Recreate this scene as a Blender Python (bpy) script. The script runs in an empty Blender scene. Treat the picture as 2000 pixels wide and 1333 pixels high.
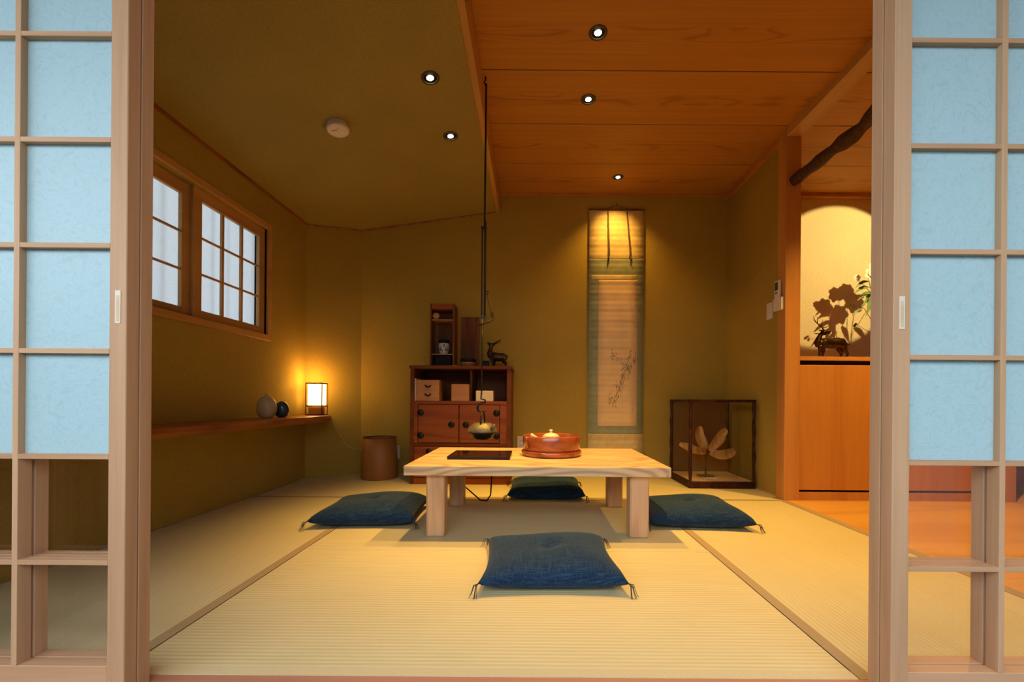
import bpy, bmesh, math, random
from mathutils import Vector, Matrix
random.seed(7)
SC = bpy.context.scene
COL = SC.collection

# ------------------------------------------------------------------ camera, sky, exposure
FPX, EYE = 820.0, 0.67
cam_data = bpy.data.cameras.new('camera')
cam = bpy.data.objects.new('camera', cam_data); COL.objects.link(cam)
cam_data.sensor_width = 36.0; cam_data.sensor_fit = 'HORIZONTAL'
cam_data.lens = FPX * 36.0 / 2000.0
cam_data.shift_x = -37.0 / 2000.0
cam_data.shift_y = 115.5 / 2000.0
cam_data.clip_start = 0.02
cam.location = (0, 0, EYE)
cam.rotation_euler = (Matrix.Rotation(math.pi/2, 3, 'X') @ Matrix.Rotation(0.0075, 3, 'Z')).to_euler()
SC.camera = cam

world = bpy.data.worlds.new('sky'); SC.world = world; world.use_nodes = True
wn = world.node_tree.nodes; wl = world.node_tree.links
bg = wn['Background']; tc = wn.new('ShaderNodeTexCoord'); sp = wn.new('ShaderNodeSeparateXYZ')
rmp = wn.new('ShaderNodeValToRGB'); mr = wn.new('ShaderNodeMapRange')
wl.new(tc.outputs['Generated'], sp.inputs[0]); wl.new(sp.outputs['X'], mr.inputs[0])
mr.inputs[1].default_value = -1; mr.inputs[2].default_value = 1
wl.new(mr.outputs[0], rmp.inputs[0])
rmp.color_ramp.elements[0].color = (0.88, 1.0, 1.12, 1); rmp.color_ramp.elements[1].color = (1.0, 0.94, 0.94, 1)
wl.new(rmp.outputs[0], bg.inputs[0]); bg.inputs[1].default_value = 4.6

SC.view_settings.view_transform = 'Standard'; SC.view_settings.look = 'None'
SC.view_settings.gamma = 1.0; SC.view_settings.use_curve_mapping = False
SC.view_settings.exposure = 0.0
SC.cycles.max_bounces = 10; SC.cycles.diffuse_bounces = 6; SC.cycles.transparent_max_bounces = 12
SC.cycles.sample_clamp_indirect = 6.0
SC.cycles.caustics_reflective = False; SC.cycles.caustics_refractive = False

WARM = (1.0, 0.54, 0.10)
def spot(name, loc, target, watts, deg, blend, radius=0.02, color=WARM):
    d = bpy.data.lights.new(name, 'SPOT'); d.energy = watts; d.spot_size = math.radians(deg)
    d.spot_blend = blend; d.shadow_soft_size = radius; d.color = color
    o = bpy.data.objects.new(name, d); COL.objects.link(o); o.location = loc
    o.rotation_euler = (Vector(target) - Vector(loc)).to_track_quat('-Z', 'Y').to_euler()
    return o

# ------------------------------------------------------------------ materials
def new_mat(name):
    m = bpy.data.materials.new(name); m.use_nodes = True
    nt = m.node_tree; return m, nt.nodes, nt.links, nt.nodes['Principled BSDF']
def rgba(c): return (c[0], c[1], c[2], 1)
def coords(n, l, scale, kind='Object', rot=(0, 0, 0)):
    t = n.new('ShaderNodeTexCoord'); mp = n.new('ShaderNodeMapping')
    mp.inputs['Scale'].default_value = scale; mp.inputs['Rotation'].default_value = rot
    l.new(t.outputs[kind], mp.inputs[0]); return mp.outputs[0]
def noise(n, l, vec, scale, detail=3, rough=0.5, dist=0.0):
    t = n.new('ShaderNodeTexNoise'); t.inputs['Scale'].default_value = scale
    t.inputs['Detail'].default_value = detail; t.inputs['Roughness'].default_value = rough
    t.inputs['Distortion'].default_value = dist
    l.new(vec, t.inputs['Vector']); return t.outputs['Fac']
def math_node(n, l, op, a, b=None, c=None):
    t = n.new('ShaderNodeMath'); t.operation = op
    for i, v in enumerate((a, b, c)):
        if v is None: continue
        if isinstance(v, (int, float)): t.inputs[i].default_value = v
        else: l.new(v, t.inputs[i])
    return t.outputs[0]
def ramp(n, l, fac, stops):
    r = n.new('ShaderNodeValToRGB'); e = r.color_ramp.elements
    e[0].position = stops[0][0]; e[0].color = rgba(stops[0][1])
    e[1].position = stops[-1][0]; e[1].color = rgba(stops[-1][1])
    for p, c in stops[1:-1]:
        k = e.new(p); k.color = rgba(c)
    l.new(fac, r.inputs[0]); return r.outputs[0]
def bump(n, l, fac, strength, dist, b):
    t = n.new('ShaderNodeBump'); t.inputs['Strength'].default_value = strength
    t.inputs['Distance'].default_value = dist
    l.new(fac, t.inputs['Height']); l.new(t.outputs[0], b.inputs['Normal'])
def plain(name, c, rough=0.6, metal=0.0, var=0.12, sc=30.0, bmp=0.0, spec=0.5):
    m, n, l, b = new_mat(name)
    f = noise(n, l, coords(n, l, (1, 1, 1)), sc, 4)
    l.new(ramp(n, l, f, [(0.3, [x*(1-var) for x in c]), (0.7, [min(1, x*(1+var)) for x in c])]), b.inputs['Base Color'])
    b.inputs['Roughness'].default_value = rough; b.inputs['Metallic'].default_value = metal
    b.inputs['Specular IOR Level'].default_value = spec
    if bmp: bump(n, l, f, bmp, 0.002, b)
    return m
def wood(name, light, dark, axis='X', figure=6.0, stretch=0.12, sc=3.0, rough=0.5, contrast=0.6, spec=0.4, fine=1.0, coat=0.0):
    """growth-ring figure: contour lines of a noise field stretched along the board, plus fine pores"""
    m, n, l, b = new_mat(name)
    s = [1, 1, 1]; s['XYZ'.index(axis)] = stretch
    v = coords(n, l, s)
    f = noise(n, l, v, sc, 1.5, 0.4, 0.4)
    k = math_node(n, l, 'MULTIPLY', f, figure * 6.283)
    k = math_node(n, l, 'SINE', k)
    k = math_node(n, l, 'MULTIPLY_ADD', k, 0.5, 0.5)
    k = math_node(n, l, 'POWER', k, 2.0)
    s2 = [90, 90, 90]; s2['XYZ'.index(axis)] = 3.0
    g = noise(n, l, coords(n, l, s2), 1.0 * fine, 3, 0.6)
    tot = math_node(n, l, 'MULTIPLY', k, contrast)
    g2 = math_node(n, l, 'MULTIPLY', g, 0.75)
    tot = math_node(n, l, 'ADD', tot, g2)
    l.new(ramp(n, l, tot, [(0.15, light), (1.15 if False else 1.0, dark)]), b.inputs['Base Color'])
    b.inputs['Roughness'].default_value = rough; b.inputs['Specular IOR Level'].default_value = spec
    if coat: b.inputs['Coat Weight'].default_value = coat; b.inputs['Coat Roughness'].default_value = 0.15
    bump(n, l, g, 0.08, 0.001, b)
    return m
def plaster(name, c):
    m, n, l, b = new_mat(name)
    v = coords(n, l, (1, 1, 1))
    f = noise(n, l, v, 160, 5, 0.75); g = noise(n, l, v, 2.2, 2)
    t = math_node(n, l, 'ADD', math_node(n, l, 'MULTIPLY', f, 0.8), math_node(n, l, 'MULTIPLY', g, 0.2))
    l.new(ramp(n, l, t, [(0.3, [x*0.72 for x in c]), (0.7, [x*1.25 for x in c])]), b.inputs['Base Color'])
    b.inputs['Roughness'].default_value = 0.95; b.inputs['Specular IOR Level'].default_value = 0.1
    bump(n, l, f, 0.35, 0.002, b)
    return m
def tatami(name, axis):
    m, n, l, b = new_mat(name)
    t = n.new('ShaderNodeTexCoord'); s = n.new('ShaderNodeSeparateXYZ'); l.new(t.outputs['Object'], s.inputs[0])
    across = s.outputs['Y' if axis == 'X' else 'X']
    w = math_node(n, l, 'SINE', math_node(n, l, 'MULTIPLY', across, 2*math.pi/0.0155))
    w = math_node(n, l, 'MULTIPLY_ADD', w, 0.5, 0.5)
    sc = (3, 260, 1) if axis == 'X' else (260, 3, 1)
    f = noise(n, l, coords(n, l, sc), 1.0, 3, 0.7)
    g = noise(n, l, coords(n, l, (1, 1, 1)), 1.6, 2)
    tot = math_node(n, l, 'ADD', math_node(n, l, 'MULTIPLY', w, 0.16), math_node(n, l, 'MULTIPLY', f, 0.6))
    tot = math_node(n, l, 'ADD', tot, math_node(n, l, 'MULTIPLY', g, 0.3))
    l.new(ramp(n, l, tot, [(0.2, (0.45, 0.395, 0.20)), (0.85, (0.68, 0.625, 0.38))]), b.inputs['Base Color'])
    b.inputs['Roughness'].default_value = 0.6; b.inputs['Specular IOR Level'].default_value = 0.35
    bump(n, l, w, 0.35, 0.0015, b)
    return m
def fabric(name, dark, light, sc=1.0):
    m, n, l, b = new_mat(name)
    a = noise(n, l, coords(n, l, (14*sc, 420*sc, 60)), 1.0, 3, 0.7)
    c = noise(n, l, coords(n, l, (420*sc, 14*sc, 60)), 1.0, 3, 0.7)
    t = math_node(n, l, 'MAXIMUM', a, c)
    l.new(ramp(n, l, t, [(0.45, dark), (0.78, light)]), b.inputs['Base Color'])
    b.inputs['Roughness'].default_value = 0.9; b.inputs['Specular IOR Level'].default_value = 0.15
    b.inputs['Sheen Weight'].default_value = 0.08
    bump(n, l, t, 0.4, 0.001, b)
    return m
def washi(name, c, trans=0.35):
    m, n, l, b = new_mat(name)
    n.remove(b); out = n['Material Output']
    v = coords(n, l, (1, 1, 1))
    f = noise(n, l, v, 28, 6, 0.75, 2.2)
    r = math_node(n, l, 'ABSOLUTE', math_node(n, l, 'SUBTRACT', f, 0.5))
    colr = ramp(n, l, r, [(0.0, [min(1, x*1.1) for x in c]), (0.10, c), (0.3, [x*0.9 for x in c])])
    d = n.new('ShaderNodeBsdfDiffuse'); tr = n.new('ShaderNodeBsdfTranslucent'); mx = n.new('ShaderNodeMixShader')
    l.new(colr, d.inputs[0]); l.new(colr, tr.inputs[0]); mx.inputs[0].default_value = trans
    l.new(d.outputs[0], mx.inputs[1]); l.new(tr.outputs[0], mx.inputs[2])
    g = n.new('ShaderNodeBsdfGlossy'); g.inputs['Roughness'].default_value = 0.35
    m2 = n.new('ShaderNodeMixShader'); l.new(schlick(n, l, 0.03), m2.inputs[0])
    l.new(mx.outputs[0], m2.inputs[1]); l.new(g.outputs[0], m2.inputs[2])
    l.new(m2.outputs[0], out.inputs[0]); return m
def schlick(n, l, f0=0.04):
    g = n.new('ShaderNodeNewGeometry'); d = n.new('ShaderNodeVectorMath'); d.operation = 'DOT_PRODUCT'
    l.new(g.outputs['Normal'], d.inputs[0]); l.new(g.outputs['Incoming'], d.inputs[1])
    c = math_node(n, l, 'SUBTRACT', 1.0, math_node(n, l, 'ABSOLUTE', d.outputs['Value']))
    p = math_node(n, l, 'POWER', c, 5.0)
    return math_node(n, l, 'MULTIPLY_ADD', p, 1-f0, f0)
def clear_glass(name, tint=(1, 1, 1), ior=1.45):
    m, n, l, b = new_mat(name); n.remove(b); out = n['Material Output']
    t = n.new('ShaderNodeBsdfTransparent'); g = n.new('ShaderNodeBsdfGlossy'); g.inputs['Roughness'].default_value = 0.01
    t.inputs[0].default_value = rgba(tint)
    mx = n.new('ShaderNodeMixShader'); l.new(schlick(n, l, 0.07), mx.inputs[0]); l.new(t.outputs[0], mx.inputs[1]); l.new(g.outputs[0], mx.inputs[2])
    l.new(mx.outputs[0], out.inputs[0]); return m
def glow(name, c, strength):
    m, n, l, b = new_mat(name)
    b.inputs['Base Color'].default_value = rgba(c); b.inputs['Emission Color'].default_value = rgba(c)
    b.inputs['Emission Strength'].default_value = strength; return m

M = {}
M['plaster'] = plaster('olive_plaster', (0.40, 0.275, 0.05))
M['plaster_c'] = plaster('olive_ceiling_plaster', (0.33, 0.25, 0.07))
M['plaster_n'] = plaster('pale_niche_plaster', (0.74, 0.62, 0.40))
def ceiling_wood(name, light, dark):
    m, n, l, b = new_mat(name)
    t = n.new('ShaderNodeTexCoord'); s = n.new('ShaderNodeSeparateXYZ'); l.new(t.outputs['Object'], s.inputs[0])
    k = math_node(n, l, 'FRACT', math_node(n, l, 'MULTIPLY', math_node(n, l, 'SUBTRACT', s.outputs['Y'], 0.954), 1/0.4697))
    k = math_node(n, l, 'ABSOLUTE', math_node(n, l, 'SUBTRACT', k, 0.50))
    mask = n.new('ShaderNodeMapRange'); mask.interpolation_type = 'SMOOTHSTEP'
    mask.inputs[1].default_value = 0.05; mask.inputs[2].default_value = 0.15; mask.inputs[3].default_value = 1; mask.inputs[4].default_value = 0
    l.new(k, mask.inputs[0])
    f = noise(n, l, coords(n, l, (0.16, 1, 1)), 9.0, 1.0, 0.4, 0.3)
    f = math_node(n, l, 'MULTIPLY_ADD', math_node(n, l, 'SINE', math_node(n, l, 'MULTIPLY', f, 44)), 0.5, 0.5)
    f = math_node(n, l, 'MULTIPLY', math_node(n, l, 'POWER', f, 5.0), mask.outputs[0])
    g = noise(n, l, coords(n, l, (1.0, 70, 20)), 1.0, 3, 0.55)
    g2 = noise(n, l, coords(n, l, (0.5, 7, 1)), 1.0, 2, 0.5)
    tot = math_node(n, l, 'ADD', math_node(n, l, 'MULTIPLY', f, 0.30), math_node(n, l, 'MULTIPLY', g, 0.5))
    tot = math_node(n, l, 'ADD', tot, math_node(n, l, 'MULTIPLY', g2, 0.25))
    l.new(ramp(n, l, tot, [(0.2, light), (1.0, dark)]), b.inputs['Base Color'])
    b.inputs['Roughness'].default_value = 0.55; b.inputs['Specular IOR Level'].default_value = 0.35
    return m
M['ceil_wood'] = ceiling_wood('ceiling_cedar', (0.55, 0.25, 0.045), (0.24, 0.075, 0.012))
M['trim_wood'] = wood('trim_cypress', (0.60, 0.33, 0.10), (0.38, 0.18, 0.05), 'Y', 3, 0.1, 4, 0.5, 0.3)
M['post_wood'] = wood('post_cypress', (0.62, 0.30, 0.075), (0.44, 0.18, 0.035), 'Z', 3, 0.1, 4, 0.45, 0.3)
M['panel_wood'] = wood('panel_cedar', (0.58, 0.26, 0.05), (0.42, 0.16, 0.03), 'Z', 3, 0.08, 5, 0.5, 0.3)
M['floor_wood'] = wood('floor_board', (0.72, 0.42, 0.11), (0.52, 0.26, 0.06), 'X', 4, 0.1, 3, 0.35, 0.35)
M['door_wood'] = wood('door_cedar_upright', (0.58, 0.365, 0.215), (0.40, 0.22, 0.11), 'Z', 3, 0.06, 9, 0.6, 0.3)
M['door_wood_h'] = wood('door_cedar_cross', (0.58, 0.355, 0.205), (0.40, 0.22, 0.11), 'X', 3, 0.06, 9, 0.6, 0.3)
M['door_edge'] = wood('door_cedar_edge', (0.42, 0.21, 0.115), (0.27, 0.12, 0.06), 'Z', 3, 0.06, 9, 0.6, 0.3)
M['sill_wood'] = wood('sill_cedar', (0.46, 0.23, 0.15), (0.34, 0.15, 0.09), 'X', 3, 0.06, 9, 0.6, 0.3)
M['table_wood'] = wood('table_ash', (0.86, 0.62, 0.33), (0.42, 0.27, 0.17), 'X', 11, 0.25, 5.0, 0.45, 0.5, 0.35, coat=0.1)
M['leg_wood'] = wood('table_leg_ash', (0.72, 0.46, 0.26), (0.48, 0.28, 0.15), 'Z', 4, 0.15, 9, 0.5, 0.4)
M['chest_wood'] = wood('chest_paulownia', (0.30, 0.078, 0.012), (0.16, 0.034, 0.006), 'X', 4, 0.1, 6, 0.5, 0.4, 0.2)
M['chest_dark'] = wood('chest_frame_wood', (0.18, 0.048, 0.009), (0.09, 0.022, 0.005), 'X', 3, 0.1, 6, 0.55, 0.4, 0.15)
M['shelf_wood'] = wood('live_edge_wood', (0.40, 0.13, 0.03), (0.22, 0.06, 0.015), 'Y', 5, 0.2, 5, 0.35, 0.5)
M['board_wood'] = wood('old_board_wood', (0.20, 0.075, 0.025), (0.10, 0.03, 0.010), 'Z', 5, 0.1, 7, 0.6, 0.5, 0.15)
M['box_wood'] = wood('small_box_wood', (0.52, 0.24, 0.07), (0.36, 0.15, 0.045), 'X', 3, 0.15, 8, 0.5, 0.3)
M['pale_box'] = plain('pale_box_paper', (0.74, 0.60, 0.36), 0.8, 0, 0.05)
M['bark'] = plain('dark_log_bark', (0.055, 0.022, 0.010), 0.7, 0, 0.5, 40, 0.6)
M['iron'] = plain('black_iron', (0.018, 0.014, 0.012), 0.45, 0.6, 0.3, 60)
M['gap'] = plain('dark_joint', (0.03, 0.012, 0.004), 0.9)
M['kettle'] = plain('cast_iron_kettle', (0.15, 0.135, 0.08), 0.5, 0.35, 0.3, 90, 0.3)
M['bronze'] = plain('dark_bronze', (0.055, 0.032, 0.016), 0.32, 0.8, 0.4, 40, 0.2)
M['navy'] = fabric('indigo_cloth', (0.003, 0.014, 0.042), (0.030, 0.082, 0.165))
M['thread'] = plain('indigo_thread', (0.03, 0.035, 0.05), 0.8)
M['ring'] = plain('dark_lamp_ring', (0.09, 0.07, 0.035), 0.35, 0.5)
M['bulb'] = glow('lamp_lens', (1.0, 0.86, 0.60), 26)
M['shade'] = glow('lantern_paper', (1.0, 0.62, 0.20), 7.5)
M['white_plastic'] = plain('white_plastic', (0.72, 0.66, 0.56), 0.5, 0, 0.03)
M['screen'] = plain('dark_display', (0.06, 0.06, 0.04), 0.2)
M['black_glass'] = plain('black_glass', (0.012, 0.008, 0.006), 0.07, 0, 0.1, spec=0.6)
M['bowl_wood'] = wood('lacquered_bowl', (0.42, 0.105, 0.022), (0.22, 0.045, 0.012), 'X', 4, 0.4, 9, 0.22, 0.4, 0.5, coat=0.5)
M['cream'] = plain('cream_porcelain', (0.82, 0.68, 0.40), 0.2, 0, 0.1)
M['celadon'] = plain('white_glaze', (0.50, 0.42, 0.23), 0.35, 0, 0.15, 12)
M['teal'] = plain('dark_teal_glaze', (0.016, 0.055, 0.06), 0.2, 0, 0.3, 12)
M['bin'] = wood('bent_bark_bin', (0.36, 0.15, 0.035), (0.24, 0.09, 0.02), 'Z', 2, 0.1, 6, 0.5, 0.3)
M['heri'] = plain('mat_edging_cloth', (0.36, 0.275, 0.15), 0.85, 0, 0.08, 300)
M['heri_pale'] = plain('pale_mat_edging_cloth', (0.56, 0.49, 0.29), 0.85, 0, 0.06, 300)
M['tat_x'] = tatami('rush_mat_crosswise', 'X'); M['tat_y'] = tatami('rush_mat_lengthwise', 'Y')
M['washi'] = washi('frosted_washi_pane', (0.45, 0.66, 0.735), 0.2)
M['glass'] = clear_glass('clear_pane')
M['case_glass'] = clear_glass('case_pane', (0.93, 0.93, 0.9))
M['gold_silk'] = plain('gold_silk', (0.66, 0.50, 0.20), 0.7, 0, 0.12, 18, 0.2)
M['green_silk'] = plain('sage_silk', (0.30, 0.315, 0.17), 0.75, 0, 0.12, 14, 0.2)
M['paper'] = plain('aged_paper', (0.80, 0.57, 0.28), 0.9, 0, 0.08, 6, 0.2)
M['ink'] = plain('ink', (0.24, 0.15, 0.08), 0.9)
M['strip_dark'] = plain('brown_silk_strip', (0.10, 0.055, 0.03), 0.8)
M['case_frame'] = plain('mottled_bamboo_frame', (0.045, 0.012, 0.006), 0.5, 0, 0.75, 22, spec=0.2)
M['case_back'] = wood('case_back_panel', (0.15, 0.055, 0.02), (0.10, 0.035, 0.014), 'Z', 2, 0.1, 6, 0.7, 0.3)
M['sheath'] = wood('dried_bamboo_sheath', (0.56, 0.33, 0.12), (0.28, 0.12, 0.04), 'Z', 4, 0.2, 14, 0.5, 0.4)
M['case_floor'] = plain('case_floor_board', (0.55, 0.40, 0.22), 0.7)
M['petal'] = plain('white_petal', (0.85, 0.82, 0.74), 0.6, 0, 0.05)
M['leaf'] = plain('green_leaf', (0.13, 0.22, 0.035), 0.5, 0, 0.3)
M['twig'] = plain('brown_twig', (0.09, 0.06, 0.02), 0.7)
M['blue_white'] = plain('blue_and_white_porcelain', (0.45, 0.45, 0.38), 0.25, 0, 0.1)
M['cobalt'] = plain('cobalt_pattern', (0.03, 0.06, 0.09), 0.3)
M['black'] = plain('black_lacquer', (0.010, 0.008, 0.007), 0.55, spec=0.12)
M['blocker_grey'] = plain('outside_blocker_grey', (0.30, 0.30, 0.28), 0.9)  # grey of the unseen eave and added walls that hold back daylight
M['stone'] = plain('entrance_stone', (0.16, 0.17, 0.15), 0.8, 0, 0.3, 8, 0.4)
M['bamboo'] = wood('weathered_bamboo', (0.12, 0.095, 0.055), (0.05, 0.035, 0.02), 'Z', 4, 0.05, 9, 0.4, 0.5)
M['curtain'] = washi('sheer_curtain', (0.28, 0.30, 0.305), 0.5)
M['cord_white'] = plain('cream_cord', (0.60, 0.48, 0.30), 0.6)

# ------------------------------------------------------------------ mesh helpers
class MB:
    def __init__(s): s.bm = bmesh.new()
    def box(s, x0, x1, y0, y1, z0, z1, bev=0.0, seg=1, rot=None, piv=None):
        r = bmesh.ops.create_cube(s.bm, size=1.0); vs = r['verts']
        for v in vs:
            v.co = Vector((x0 + (v.co.x+.5)*(x1-x0), y0 + (v.co.y+.5)*(y1-y0), z0 + (v.co.z+.5)*(z1-z0)))
        if bev:
            es = list({e for v in vs for e in v.link_edges})
            q = bmesh.ops.bevel(s.bm, geom=es, offset=bev, segments=seg, affect='EDGES', profile=.5)
            vs = list({v for f in q['faces'] for v in f.verts} | {v for v in vs if v.is_valid})
        if rot is not None:
            p = Vector(piv) if piv is not None else Vector(((x0+x1)/2, (y0+y1)/2, (z0+z1)/2))
            bmesh.ops.rotate(s.bm, verts=vs, cent=p, matrix=rot)
        return s
    def tube(s, pts, rad, seg=8, cap=True, flat=None):
        pts = [Vector(p) for p in pts]; n = len(pts)
        rad = list(rad) if hasattr(rad, '__len__') else [rad]*n
        rings = []; up = None
        for i, p in enumerate(pts):
            t = (pts[min(i+1, n-1)] - pts[max(i-1, 0)])
            if t.length < 1e-9: t = Vector((0, 0, 1))
            t.normalize()
            if up is None:
                up = Vector((0, 0, 1)) if abs(t.z) < .9 else Vector((0, 1, 0))
            a = t.cross(up)
            if a.length < 1e-6: a = t.cross(Vector((1, 0, 0)))
            a.normalize(); b = a.cross(t).normalized(); up = b
            k = flat if flat else 1.0
            rings.append([s.bm.verts.new(p + a*math.cos(2*math.pi*j/seg)*rad[i] + b*math.sin(2*math.pi*j/seg)*rad[i]*k) for j in range(seg)])
        for i in range(n-1):
            for j in range(seg):
                s.bm.faces.new((rings[i][j], rings[i][(j+1) % seg], rings[i+1][(j+1) % seg], rings[i+1][j]))
        if cap:
            s.bm.faces.new(rings[0][::-1]); s.bm.faces.new(rings[-1])
        return s
    def lathe(s, prof, c=(0, 0, 0), seg=32, sx=1, sy=1, close=False):
        c = Vector(c); rings = []
        for r, z in prof:
            if r < 1e-6: rings.append([s.bm.verts.new(c + Vector((0, 0, z)))])
            else: rings.append([s.bm.verts.new(c + Vector((r*sx*math.cos(2*math.pi*j/seg), r*sy*math.sin(2*math.pi*j/seg), z))) for j in range(seg)])
        for i in range(len(rings)-1):
            A, B = rings[i], rings[i+1]
            for j in range(seg):
                k = (j+1) % seg
                if len(A) == 1 and len(B) == 1: continue
                if len(A) == 1: s.bm.faces.new((A[0], B[k], B[j]))
                elif len(B) == 1: s.bm.faces.new((A[j], A[k], B[0]))
                else: s.bm.faces.new((A[j], A[k], B[k], B[j]))
        return s
    def prism(s, poly, z0, z1):
        a = [s.bm.verts.new((p[0], p[1], z0)) for p in poly]; b = [s.bm.verts.new((p[0], p[1], z1)) for p in poly]
        s.bm.faces.new(a[::-1]); s.bm.faces.new(b); n = len(poly)
        for i in range(n): s.bm.faces.new((a[i], a[(i+1) % n], b[(i+1) % n], b[i]))
        return s
    def poly(s, pts):
        s.bm.faces.new([s.bm.verts.new(p) for p in pts]); return s
    def slab(s, quad, thick):
        """closed slab: quad of 4+ points, thickness vector"""
        t = Vector(thick)
        a = [s.bm.verts.new(p) for p in quad]; b = [s.bm.verts.new(Vector(p)+t) for p in quad]
        s.bm.faces.new(a[::-1]); s.bm.faces.new(b); n = len(quad)
        for i in range(n): s.bm.faces.new((a[i], a[(i+1) % n], b[(i+1) % n], b[i]))
        return s
    def build(s, name, mat, parent=None, loc=None, rotz=0, smooth=False, label=None):
        bmesh.ops.recalc_face_normals(s.bm, faces=s.bm.faces)
        me = bpy.data.meshes.new(name); s.bm.to_mesh(me); s.bm.free()
        if smooth:
            for p in me.polygons: p.use_smooth = True
        if mat: me.materials.append(mat)
        o = bpy.data.objects.new(name, me); COL.objects.link(o)
        if parent: o.parent = parent
        if loc: o.location = loc
        if rotz: o.rotation_euler.z = rotz
        if label: o['label'] = label
        return o
def empty(name, label, cat, loc=(0, 0, 0), rotz=0, group=None):
    o = bpy.data.objects.new(name, None); COL.objects.link(o); o.location = loc; o.rotation_euler.z = rotz
    o.empty_display_size = 0.05
    return tag(o, label, cat, group)
def tag(o, label, cat, group=None):
    o['label'] = label; o['category'] = cat
    if group: o['group'] = group
    return o
def struct(o, label=None):
    o['kind'] = 'structure'
    if label: o['label'] = label
    return o
def sempty(name, loc=(0, 0, 0), label=None):
    o = bpy.data.objects.new(name, None); COL.objects.link(o); o.location = loc; return struct(o, label)
def copy_tree(o, parent=None):
    c = o.copy(); COL.objects.link(c)
    if parent: c.parent = parent
    for ch in list(o.children): copy_tree(ch, c)
    return c

# ------------------------------------------------------------------ key dimensions (metres)
XL, XR = -1.89, 1.755          # left wall, alcove right wall
YB = 3.77                      # back wall
YS = 1.014                     # inner edge of the sill
ZC = 2.53                      # board ceiling
AX, AY = -1.89, 3.52           # start of the canted corner on the left wall
BX, BY = -1.526, 3.77          # its end on the back wall
def zslope(x): return 2.36 + 0.144*(x + 0.293)   # plaster ceiling

# ------------------------------------------------------------------ structure: walls, floor, ceiling
W_Y0, W_Y1, W_Z0, W_Z1 = 1.66, 2.99, 1.12, 1.87   # window opening
b = MB(); T = 0.10; top = 2.30
b.box(XL-T, XL, 0.90, W_Y0, -0.1, top).box(XL-T, XL, W_Y1, AY, -0.1, top)
b.box(XL-T, XL, W_Y0, W_Y1, -0.1, W_Z0).box(XL-T, XL, W_Y0, W_Y1, W_Z1, top)
struct(b.build('wall_left', M['plaster']))
b = MB(); b.prism([(AX, AY), (BX, BY), (BX, BY+T), (AX-T, AY+T*.5), (AX-T, AY)], -0.1, 2.35)
struct(b.build('wall_corner', M['plaster']))
b = MB(); b.box(BX, XR, YB, YB+T, -0.1, 2.65)
struct(b.build('wall_back', M['plaster']))
b = MB(); b.box(XR, 1.83, 2.95, YB, -0.1, 2.65)
struct(b.build('wall_right', M['plaster']))
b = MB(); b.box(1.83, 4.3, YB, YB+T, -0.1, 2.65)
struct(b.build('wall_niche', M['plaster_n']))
b = MB(); b.box(4.2, 4.3, 0.9, YB, -0.1, 2.65)
struct(b.build('wall_far_right', M['plaster']))
# front wall with the opening for the sliding doors
b = MB(); b.box(XL-T-1.0, -1.80, 0.90, 1.00, -0.4, 3.0).box(1.71, 4.3, 0.90, 1.00, -0.4, 3.0).box(-1.80, 1.71, 0.90, 1.00, 1.84, 3.0)
struct(b.build('wall_front', M['plaster']))
# floors
b = MB(); b.box(-2.2, 1.695, 1.0, YB+T, -0.14, -0.055)
struct(b.build('floor', M['floor_wood']))
b = MB(); b.box(1.695, 4.3, 1.0, YB+T, -0.14, -0.03)
for i in range(9):
    b.box(1.745, 4.3, 1.0+i*0.305, 1.0+(i+1)*0.305-0.0012, -0.03, 0.0)
struct(b.build('floor', M['floor_wood']), 'orange wooden floor boards beyond the mats')
b = MB(); b.box(1.697, 1.745, 1.014, 2.95, -0.03, 0.001)
struct(b.build('trim_1', M['heri']), 'brown edging strip between mats and wooden floor')
# sill with grooves, under the doors
b = MB(); b.box(-1.80, 1.71, 0.86, YS, -0.14, -0.012)
for y0, y1 in ((0.86, 0.925), (0.948, 0.957), (0.981, YS)):
    b.box(-1.80, 1.71, y0, y1, -0.012, 0.0)
struct(b.build('trim_2', M['sill_wood']), 'reddish cedar threshold with sliding grooves')
b = MB(); b.box(-1.80, 1.71, 0.87, 1.04, 1.80, 1.90)
struct(b.build('trim_3', M['door_wood_h']))
# board ceiling, planks running across
b = MB()
edges = [0.95, 1.42, 1.893, 2.365, 2.824, 3.30, YB+0.02]
for i in range(len(edges)-1):
    b.box(-0.293, 4.3, edges[i]+0.0035, edges[i+1]-0.0035, ZC, ZC+0.022, 0.001)
cl_ = struct(b.build('ceiling', M['ceil_wood']), 'brown board ceiling over the right side')
MB().box(-0.293, 4.3, 0.95, YB+T, ZC+0.012, ZC+0.06).build('dark_backing', M['gap'], cl_)
# sloping plaster ceiling
b = MB(); b.slab([(XL-T, 0.95, zslope(XL-T)), (-0.33, 0.95, zslope(-0.33)), (-0.33, YB+T, zslope(-0.33)), (XL-T, YB+T, zslope(XL-T))], (0, 0, 0.06))
struct(b.build('ceiling', M['plaster_c']), 'sloping olive plaster ceiling on the left')
# beam between the two ceilings
b = MB(); b.box(-0.335, -0.293, 0.98, YB, 2.36, 2.60, 0.002)
struct(b.build('trim_4', M['trim_wood']), 'slim wooden beam between the plaster and board ceilings')
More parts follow.
